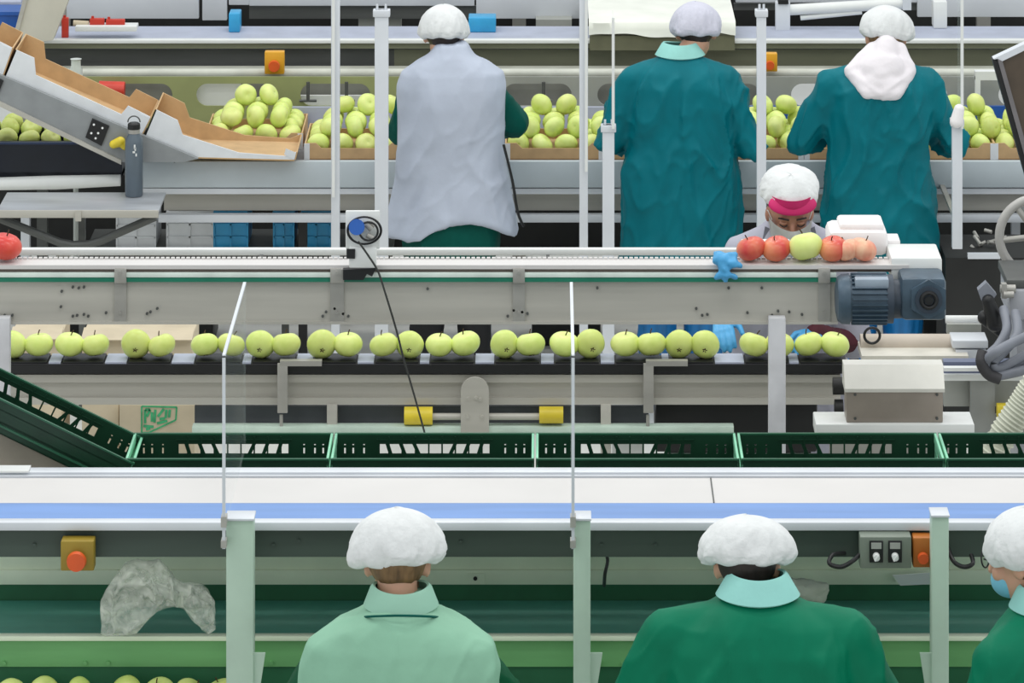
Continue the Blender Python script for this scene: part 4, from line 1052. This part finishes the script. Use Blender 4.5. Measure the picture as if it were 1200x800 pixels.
part('bottle_body', MB().lathe([(r*.92,0),(r,.006),(r,.22),(r*.97,.245),(r*.62,.268),(r*.6,.275)], 32, None, Matrix.Translation((X(157,18.4),18.4,zs+.001))), bottlem, t)
part('steel_neck', MB().lathe([(r*.66,.27),(r*.66,.29)], 32, None, Matrix.Translation((X(157,18.4),18.4,zs+.001))), steel, t)
part('cap', MB().lathe([(r*.7,.288),(r*.72,.292),(r*.7,.31),(r*.5,.316)], 32, None, Matrix.Translation((X(157,18.4),18.4,zs+.001))), black, t)
part('carry_loop', MB().torus((X(157,18.4),18.4,zs+.318), r*.68, .003, Matrix.Rotation(PI/2,3,'X'), 20, 8, 0, PI), steeld, t)
em = MB()
cx_, cz = X(159.5,18.4), Z(176,18.4)
for a, b, c, d in ((-.006,.014,.007,.018),(-.003,.006,.006,.014),(-.011,-.004,.01,.008),(.001,-.018,.006,.012)): em.box(cx_+a, cx_+a+c, 18.4-r-.0015, 18.4-r*.9, cz+b, cz+b+d)
part('emblem', em, white, t, 'small white emblem')

# dark void fittings, crates below the packing line
def crate_simple(label, x0, y0, x1, y1, Y, m, grid=True, name='storage_crate', zb=None):
    t = thing(name, label, 'crate', (X((x0+x1)/2,Y), Y, 0))
    a, b, z0, z1 = X(x0,Y), X(x1,Y), (Z(y1,Y) if zb is None else zb), Z(y0,Y)
    part('crate_body', MB().box(a, b, Y, Y+.3, z0, z1-.0, .004), m, t)
    g = MB()
    n = max(2, int((b-a)/.09))
    for i in range(n+1): g.box(a+(b-a)*i/n-.004, a+(b-a)*i/n+.004, Y-.006, Y, z0, z1)
    for i in range(4): g.box(a, b, Y-.006, Y, z0+(z1-z0)*i/3-.004, z0+(z1-z0)*i/3+.004)
    part('ribs', g, m, t)
    part('crate_rim', MB().box(a-.006, b+.006, Y-.012, Y+.31, z1-.012, z1, .003), m, t)
    return t
solo('storage_rack', MB().box(X(100,19), X(460,19), 18.95, 19.4, Z(292,19)-.03, Z(292,19)-.003).box(X(110,19), X(118,19), 19.0, 19.05, 0, Z(292,19)-.03).box(X(330,19), X(338,19), 19.0, 19.05, 0, Z(292,19)-.03), steeld, 'low rack of crates under the packing conveyor', 'rack')
zr = Z(292,19)
crate_simple('white crate beneath the steel shelf end under the packing conveyor', 137, 250, 182, 290, 19.0, cardw, zb=zr)
crate_simple('wide white ribbed crate under the packing conveyor', 196, 248, 249, 290, 19.0, cardw, zb=zr)
crate_simple('cyan crate beside the white ribbed crate under the packing conveyor', 251, 248, 290, 290, 19.0, cyanp, zb=zr)
crate_simple('narrow cyan crate between two dark gaps under the packing conveyor', 321, 248, 344, 290, 19.0, cyanp, zb=zr)
crate_simple('cyan crate beside the thin upright under the packing conveyor', 354, 248, 387, 290, 19.0, cyanp, zb=zr)
t = thing('dark_gap_block', 'added black block darkening the gap behind the packing conveyor', 'machine', (0,20.0,0))  # added black block that keeps the gap under the conveyor dark
part('housing', MB().box(X(-80,20), X(1300,20), 19.75, 19.95, .32, Z(205,19.75)), hollow, t)
for q in (20, 400, 800, 1200): part('foot', MB().box(X(q,19.8), X(q+12,19.8), 19.8, 19.88, 0, .32), black, t)
# bins and cartons low behind the apple line
for (a, b, c, d, Y, m, lb) in ((18,96,352,440,19.3,hollow,'dark bin on the floor under the packing conveyor, beside the left support post'), (196,250,352,440,19.3,black,'black bin on the floor behind the apple line, beside the cartons'), (623,704,352,440,19.3,black,'black bin on the floor beside the slim leg of the packing conveyor'), (1082,1190,330,400,18.9,hollow,'dark bin on the floor behind the gear motor')):
    t = thing('floor_bin', lb, 'bin', (X((a+b)/2,Y),Y,0))
    part('bin_body', MB().box(X(a,Y), X(b,Y), Y, Y+.3, 0, Z(c,Y), .01), m, t)
    part('bin_rim', MB().box(X(a,Y)-.008, X(b,Y)+.008, Y-.012, Y+.31, Z(c,Y)-.03, Z(c,Y), .004), m, t)
for (a, b, c, Y, lb) in ((12,72,393,16.6,'pale carton standing behind the first pair of apples'), (96,226,394,16.7,'wide pale carton standing behind the second and third pairs of apples')):
    t = thing('carton', lb, 'box', (X((a+b)/2,Y),Y,0))
    part('carton_body', MB().box(X(a,Y), X(b,Y), Y, Y+.3, 0, Z(c,Y), .003), kraftp, t)
    part('flap', MB().obox((X((a+b)/2,Y), Y+.02, Z(c,Y)+.004), (X(b,Y)-X(a,Y), .12, .004), (.15,0,0)), kraftp, t)

# standing uprights with clear screens in the back row
def upright(label, x0, x1, ytop, ybot, Y, screen=None, stop=None, arm=False):
    t = thing('divider_post', label, 'post', (X((x0+x1)/2,Y),Y,0 if not arm else Z(ybot,Y)))
    part('upright', MB().box(X(x0,Y), X(x1,Y), Y, Y+.04, 0 if not arm else Z(ybot,Y), Z(ytop,Y), .003), whitec, t)
    if arm: part('fixing_arm', MB().box(X(x0,Y)+.01, X(x0,Y)+.03, Y+.04, YB0+.01, Z(262,Y), Z(258,Y)), steel, t)
    if screen is not None:
        sx0, sy0, sy1 = screen; xx = X(sx0,Y)
        s_ = part('clear_screen', MB().box(xx-.003, xx+.003, Y-.01, Y+(.15 if sx0 > 700 else .5), max(Z(sy1,Y), zp+.14), Z(sy0,Y)), panem, t, 'clear acrylic sheet')
        part('edge_strip', MB().box(xx-.006, xx+.006, Y-.02, Y-.008, Z(sy1,Y), Z(sy0,Y)), white, s_)
    if ytop > 0:
        part('post_cap', MB().box(X(x0-2,Y), X(x1+2,Y), Y-.006, Y+.046, Z(ytop+8,Y), Z(ytop,Y), .003).cyl(P3(x0+3,ytop,Y+.02), P3(x0+3,ytop-7,Y+.02), .005).cyl(P3(x1-3,ytop,Y+.02), P3(x1-3,ytop-7,Y+.02), .005), whitec, t)
    return t
YU = 17.95
upright('thin white upright beside the junction box with a clear screen', 388, 398, -30, 290, YU, (391,-30,230))
upright('thick white post with a bolted top beside the lavender vested worker', 439, 455, 12, 290, YU)
upright('slim white upright with a clear screen between vested worker and teal gown', 679, 689, -30, 290, YU, (687,-30,200))
upright('short white post topped by a thin rod at the elbow of the teal gowned worker', 706, 720, 147, 290, YU, (718.5,20,150))
upright('white post between the two teal gowned workers', 887, 898, 12, 290, YU)
upright('white hanging post at the elbow of the hooded worker, ending above the dark bin', 1116, 1128, 140, 292, YU, (1127,-30,150), arm=True)
o = solo('post_joint', MB().cap(P3(1124,128,YU-.02), P3(1121,142,YU-.02), .022, .028), foam, 'white taped joint on the hanging post near the hooded worker', 'tape')

# machine beyond: perforated panel, beams, shelf
t = thing('sorting_machine_frame', 'steel frame with long oval cut-outs and beams behind the apple trays', 'machine', (0,19.5,0))
def perforated(x0, x1, holes, y0, y1, Y, m):
    mb = MB(); z0, z1 = Z(y1,Y), Z(y0,Y)
    a = X(x0,Y)
    hz0, hz1 = Z(124,Y), Z(98,Y); r = (hz1-hz0)/2
    bmv = mb
    bmv.box(X(x0,Y), X(x1,Y), Y, Y+.01, z0, hz0).box(X(x0,Y), X(x1,Y), Y, Y+.01, hz1, z1)
    prev = x0
    for (h0, h1) in holes+[(None,None)]:
        end = h0 if h0 is not None else x1
        mb.box(X(prev,Y), X(end,Y), Y, Y+.01, hz0, hz1)
        if h0 is None: break
        # rounded ends
        for sgn, hx in ((1,h0),(-1,h1)):
            c_ = X(hx,Y)+sgn*r; mid = (hz0+hz1)/2
            for q in (0, 1):
                pts = [(X(hx,Y), hz1 if q else hz0)]
                for k in range(7):
                    a_ = PI/2*k/6; pts.append((c_-sgn*r*math.cos(a_), mid+(r if q else -r)*math.sin(a_)))
                mb.slab(pts, Y, Y+.01)
        prev = h1
    return mb
FR = t
part('perforated_panel', perforated(90, 560, [(112,202),(230,320),(352,434),(470,550)], 90, 152, 19.55, olivel), olivel, t, 'olive panel with oval cut-outs')
part('perforated_panel', perforated(560, 1300, [(590,670),(700,780),(812,890),(927,990),(1040,1110),(1170,1240)], 90, 152, 19.55, greyp), greyp, t, 'grey panel with oval cut-outs')
part('cutout_backing', MB().px(226, 94, 282, 130, 19.6, .02).px(350, 112, 560, 130, 19.6, .02), white, t)
part('cutout_backing', MB().px(95, 94, 226, 130, 19.62, .02).px(282, 94, 900, 130, 19.64, .02), mat('mid_grey', (140,140,134), .5), t)
part('round_rail', MB().cyl(P3(-40,86,19.7), P3(1300,86,19.7), .022, n=16), mat('pale_rail', (206,208,196), .4), t)
part('main_beam', MB().px(-40, 58, 462, 80, 20.08, .04), steeld, t, 'dark grey beam')
part('main_beam', MB().px(462, 58, 1300, 80, 20.08, .04), olive, t, 'olive grey beam')
part('shelf_lip', MB().px(-40, 47, 1300, 51, 20.0, .05, .002), white, t)
part('under_lip', MB().px(-40, 51, 1300, 57, 20.02, .05), olive, t)
part('shelf_board', MB().box(X(-40,20), X(1300,20), 20.05, 20.36, Z(47.5,20)-.02, Z(47.5,20)), lav, t)
part('inner_housing', MB().px(-40, 82, 1300, 94, 19.9, .1), mat('pale_housing', (186,188,176), .5), t)
for q in (20, 560, 1000): part('leg', MB().box(X(q,20.1), X(q+14,20.1), 20.13, 20.2, 0, Z(80,20.1)), steel, t)
for q in (361, 406, 637, 745): part('guide_rod', MB().cyl(P3(q,96,19.53), P3(q,119,19.53), .008).cyl(P3(q-10,118,19.53), P3(q+10,118,19.53), .006), steeld, t)
# odds and ends around the panel
part('red_roller', MB().cyl(P3(116,105,19.48), P3(146,106,19.48), .04, n=24), red, FR, 'red roller end')
solo('glass_jar_post', MB().lathe([(.012,-P3(89,96,19.45).z),(.012,-.001),(.026,0),(.03,.004),(.03,.06),(.022,.075),(.022,.1),(.026,.105)], 24, None, Matrix.Translation(P3(89,96,19.45))), mat('pale_glass', (206,212,206), .2), 'pale glass jar on an added post standing behind the sloping cardboard boxes', 'jar')  # glass jar set on an added pole down to the floor
part('white_bracket', MB().px(1143, 84, 1172, 94, 19.4, .05).px(1143, 90, 1149, 118, 19.4, .03), white, FR, 'white bracket')

# far shelf contents
t = thing('white_cabinet', 'long white machine covers at the very back, behind the shelf', 'machine', (0,20.9,0))
YG = 20.75
for a, b, c in ((78,233,22),(237,266,24),(268,292,6),(292,556,7),(558,690,22),(862,1075,3),(1075,1300,20)):
    part('cover_panel', MB().px(a, -25, b, c, YG, .03, .004), whitec, t)
part('grey_band', MB().px(292, 7, 560, 22, YG+.04, .02), steeld, t)
part('grey_band', MB().px(860, 4, 1080, 12, YG+.04, .02), steeld, t)
part('dark_gap_backing', MB().px(-60, -30, 1300, 60, YG+.35, .05), hollow, t)  # added dark sheet, stands in for the darkness between the covers
part('lower_block', MB().px(420, 22, 470, 35, YG+.1, .1), greyp, t)
part('lower_block', MB().px(628, 23, 670, 35, YG-.1, .1), greyp, t)
for q in (60, 600, 1150): part('leg', MB().box(X(q,YG), X(q+16,YG), YG+.2, YG+.26, 0, Z(0,YG)), steel, t)
zsb = Z(47.5,20)+.001
def shelfbox(name, label, cat, a, b, top, m, Y=20.2, d=.12):
    return solo(name, MB().box(X(a,Y), X(b,Y), Y, Y+d, zsb, Z(top,Y), .004), m, label, cat)
t = thing('covered_crate', 'wide crate under a pale crumpled cloth on the back shelf', 'crate', (X(776,19.98),19.98,zsb))
part('crate_body', MB().px(692, 27, 860, 46, 20.02, .5), tarps, t)
mb = MB(); nx = 60
xs_ = [X(690+172*i/nx, 19.98) for i in range(nx+1)]
prev = None
rows = []
for j, (yy, py_) in enumerate(((20.72,None),(20.4,None),(20.0,None),(19.98,'a'),(19.975,'b'),(19.97,'c'))):
    r_ = []
    for i, x_ in enumerate(xs_):
        ztop_ = Z(26,19.98)+.004+.006*noise.noise(V((x_*9, yy*6, 0)))
        z_ = ztop_ if py_ is None else (Z(27,19.98) if py_ == 'a' else (Z(35,19.98) if py_ == 'b' else Z(41,19.98)-.012*noise.noise(V((x_*7,3,0)))-.008*math.sin(x_*14)))
        y_ = yy + (0 if py_ is None else .008*noise.noise(V((x_*12, 5, z_*10))))
        r_.append(mb.b.verts.new((x_, y_, z_)))
    rows.append(r_)
for a, b in zip(rows, rows[1:]):
    for i in range(nx): mb.b.faces.new((a[i], a[i+1], b[i+1], b[i]))
part('cloth_cover', mb, tarp, t, angle=60)
mb = MB().px(691, 42, 861, 59, 19.985, .012)
part('hanging_edge', mb, mat('tarp_dark', (112,112,88), .7), t)
shelfbox('blue_box', 'bright blue box on the back shelf beside the lavender vested worker', 'box', 549, 581, 21, cyanp)
shelfbox('cyan_tub', 'small cyan tub on the back shelf beneath the white covers', 'tub', 268, 281, 16, cyanp)
solo('tool_tray', MB().px(88, 31, 160, 37, 20.03, .1, .003), white, 'flat white tray holding red tools on the back shelf', 'tray')
for k, (a, b) in enumerate(((72,80),(105,122),(124,146))):
    solo('red_tool', MB().px(a, 21+k, b, 30.5 if k else 46.8, 20.07, .03, .004).px(a+2, 18+k, a+5, 24, 20.08, .01), red, ['dark red pointed clip beside the beige duct', 'red tool in the white tray, next to the pale handle', 'larger red tool in the white tray'][k], 'tool')
solo('pale_tool', MB().cyl(P3(86,27,20.09), P3(104,28,20.09), .014), kraftp, 'pale round handle beside the red tools on the back shelf', 'tool')
t = thing('beige_chute', 'leaning beige sheet metal chute in the upper corner of the frame', 'chute', (X(45,19.9),19.9,Z(50,19.9)))
part('chute_panel', MB().pslab([(36,-20),(88,-20),(62,47),(16,52)], 19.86, .1), mat('chute_beige', (206,202,188), .5, 0, var=.03), t)
part('chute_edge', MB().pslab([(32,-20),(37,-20),(18,52),(13,52)], 19.85, .12), steelw, t)
solo('blue_crate', MB().px(-20, 17, 22, 32.5, 20.1, .18, .004).px(-20, 14, 26, 18, 20.09, .19), bluep, 'dark blue crate stacked beside the beige chute', 'crate')
solo('pale_blue_crate', MB().px(-20, 34, 14, 45.5, 20.1, .2, .004), lav, 'pale blue crate under the dark blue crate beside the beige chute', 'crate')
t = thing('white_pipe', 'thick white pipe running above the back shelf behind the hooded worker', 'pipe', (X(980,20.4),20.4,zsb))
part('pipe_run', MB().cyl(P3(918,12,20.3), P3(1060,4,20.3), .026, n=20).cyl(P3(938,21,20.3), P3(1010,14,20.3), .012, n=12), white, t)
part('pipe_mount', MB().px(909, 3, 926, 46, 20.26, .06, .004), whitec, t)
part('pipe_mount', MB().px(1058, -4, 1068, 12, 20.26, .06), whitec, t)
part('pipe_cap', MB().px(912, 0, 924, 5, 20.25, .06), black, t)
shelfbox('white_carton', 'small white carton on the back shelf behind the hooded worker', 'box', 1094, 1110, 2, white, 20.3, .1)

# ------------------------------------------------------------------ RIGHT CLUSTER
t = thing('monitor', 'tilted brown screen with a dark metal frame at the edge of the picture', 'screen', (X(1190,16),16,Z(190,16)))
pts = [(1170,70),(1240,38),(1240,230),(1207,205)]
part('screen_panel', MB().pslab(pts, 16.0, .03), brownp, t)
part('frame_edge', MB().pslab([(1163,70),(1169,69),(1207,205),(1203,212)], 15.985, .06), black, t)
part('inner_edge', MB().pslab([(1169,69),(1175,72),(1212,203),(1207,206)], 15.98, .02), mat('lilac_grey', (120,116,118), .4), t)
part('top_edge', MB().pslab([(1164,69),(1238,34),(1240,40),(1172,73)], 15.985, .05), whitec, t)
part('mount_arm', MB().tube([P3(1215,190,16.05), P3(1235,260,16.1), P3(1240,330,16.1)], .03), steeld, t)
part('mount_column', MB().box(X(1236,16.1), X(1250,16.1), 16.08, 16.14, 0, Z(320,16.1)), steeld, t)
t = thing('hand_wheel', 'large pale grey spoked hand wheel beside the motor hoses', 'wheel', (X(1216,15.6),15.6,Z(277,15.6)))
c_ = P3(1216,277,15.6)
part('rim', MB().torus(c_, .14, .017, Matrix.Rotation(PI/2,3,'X') , 48, 12), mat('wheel_grey', (184,182,178), .4, .2), t)
mb = MB()
for a in (0, 1, 2, 3, 4, 5): mb.cyl(c_, c_+V((.14*math.cos(a*PI/3+.1),0,.14*math.sin(a*PI/3+.1))), .011)
part('spokes', mb, steel, t)
part('hub', MB().cyl(c_+V((0,-.03,0)), c_+V((0,.05,0)), .035), steel, t)
part('axle', MB().cyl(c_+V((0,.04,0)), c_+V((0,.5,0)), .02), steeld, t)
t = thing('valve_machine', 'pale grey machine body with clamps at the picture edge below the hand wheel', 'machine', (X(1215,15.3),15.3,0))
part('machine_body', MB().px(1183, 340, 1290, 375, 15.2, .3, .006).box(X(1192,15.25), X(1290,15.25), 15.25, 15.5, 0, Z(375,15.2)), mat('machine_pale', (176,178,184), .45), t)
part('top_plate', MB().px(1180, 328, 1290, 338, 15.22, .3, .004), steeld, t)
part('clamp', MB().cyl(P3(1172,338,15.2), P3(1190,338,15.2), .014).cyl(P3(1176,345,15.18), P3(1188,345,15.18), .012).px(1174, 333, 1180, 350, 15.18, .03), steel, t)
t = thing('connector_plug', 'black and grey cable connector standing up beside the gear motor', 'connector', (X(1160,15.1),15.1,Z(400,15.1)))
mb = MB().pslab([(1146,340),(1156,331),(1168,345),(1160,356),(1150,352)], 15.12, .04)
part('coupling', mb, hosem, t)
part('plug_body', MB().cap(P3(1158,352,15.12), P3(1166,378,15.12), .022, .032).cap(P3(1154,372,15.14), P3(1172,388,15.14), .026, .02), black, t)
t = thing('hose_bundle', 'bundle of thick grey hoses drooping at the picture edge', 'hose', (X(1180,14.9),14.9,Z(440,14.9)))
for P in ([(1176,362,15.1),(1180,385,15.0),(1170,405,14.95),(1158,418,14.9),(1160,434,14.9),(1180,438,14.9),(1225,415,14.9)], [(1225,385,14.85),(1190,400,14.85),(1168,412,14.82),(1155,424,14.85),(1160,440,14.85),(1190,436,14.85),(1230,425,14.85)], [(1190,366,15.05),(1192,392,14.95),(1176,412,14.88),(1164,425,14.86),(1175,430,14.86),(1225,402,14.88)]):
    part('hose', MB().tube([P3(*p) for p in P], .017, 12), hosem, t)
part('hose_end', MB().tube([P3(1152,412,14.86), P3(1150,425,14.84), P3(1158,438,14.84), P3(1172,444,14.84)], .02, 12), rubber, t)
t = thing('ribbed_duct', 'cream ribbed flexible duct rising at the picture edge behind the crates', 'duct', (X(1180,13.5),13.5,0))
P = [P3(1150,560,13.6), P3(1176,508,13.6), P3(1196,478,13.6), P3(1212,452,13.6), P3(1240,420,13.6)]
dm = MB().tube(P, .042, 20)
n_ = 0
for a, b in zip(P, P[1:]):
    for k in range(7):
        c_ = a.lerp(b, k/7); dm.torus(c_, .043, .0045, (b-a).to_track_quat('Z','Y').to_matrix(), 24, 6)
part('duct_tube', dm, ductm, t)
part('duct_foot', MB().box(P[0].x-.05, P[0].x+.05, 13.55, 13.65, 0, P[0].z), steeld, t)
t = thing('roller_station', 'cream roller and steel rails at the end of the apple line', 'roller', (X(1110,15.4),15.4,0))
part('cream_roller', MB().cyl(P3(1008,403,15.4), P3(1118,403,15.4), .036, n=28), rollb, t)
part('white_rod', MB().cyl(P3(1108,374,15.45), P3(1150,374,15.45), .014), white, t)
part('fixture_block', MB().px(1116, 399, 1158, 408, 15.3, .12, .003), whitec, t)
part('fixture_block', MB().px(1110, 380, 1150, 392, 15.5, .04), greyp, t)
part('fixture_block', MB().px(1120, 410, 1156, 420, 15.3, .06), whitec, t)
part('rear_rail', MB().px(1010, 417, 1135, 425, 15.25, .2), mat('cream_rail', (222,218,206), .5), t)
part('blue_grey_rail', MB().px(1106, 424, 1290, 438, 15.05, .05), mat('rail_blue_grey', (112,120,146), .4), t)
part('white_rail', MB().px(1106, 431, 1290, 435, 15.0, .03).px(1106, 439, 1290, 446, 15.03, .03), white, t)
part('side_plate', MB().px(1106, 446, 1290, 476, 15.08, .03), greyp, t)
part('upright_plate', MB().px(1137, 446, 1166, 512, 15.04, .03).px(1166, 486, 1290, 512, 15.08, .02), mat('side_grey', (150,152,148), .5), t)
part('yellow_cap', MB().cyl(P3(1168,480,15.02), P3(1190,480,15.02), .024, n=20), yellow, t, 'yellow roller cap')
part('stand_leg', MB().box(X(1150,15.1), X(1162,15.1), 15.1, 15.15, 0, Z(510,15.1)).box(X(1260,15.1), X(1272,15.1), 15.1, 15.15, 0, Z(510,15.1)), steel, t)
part('black_cable', MB().torus(P3(1022,393,15.35), .028, .005, Matrix.Rotation(PI/2,3,'X'), 24, 8), black, t)
t = thing('dark_bin', 'dark open bin with scrap behind the hanging post', 'bin', (X(1140,18.1),18.1,0))
Yd = 18.08
part('bin_body', MB().box(X(1108,Yd), X(1290,Yd), Yd, Yd+.42, 0, Z(302,Yd)), hollow, t)
part('pale_edge', MB().box(X(1134,Yd), X(1172,Yd), Yd-.006, Yd+.02, Z(303,Yd), Z(297,Yd)), whitec, t)
mb = MB()
for k in range(9):
    a = P3(random.uniform(1135,1172), random.uniform(268,292), Yd+.2); mb.cyl(a, a+V((random.uniform(-.08,.08), random.uniform(-.04,.04), random.uniform(-.03,.04))), .008)
part('scrap', mb, steel, t)

solo('crate_cover', MB().px(-20, 2, 24, 8, 20.32, .2, .003).box(X(-10,20.4), X(10,20.4), 20.4, 20.45, zsb, Z(8,20.4)), lav, 'pale blue lid standing behind the dark blue crate', 'lid')
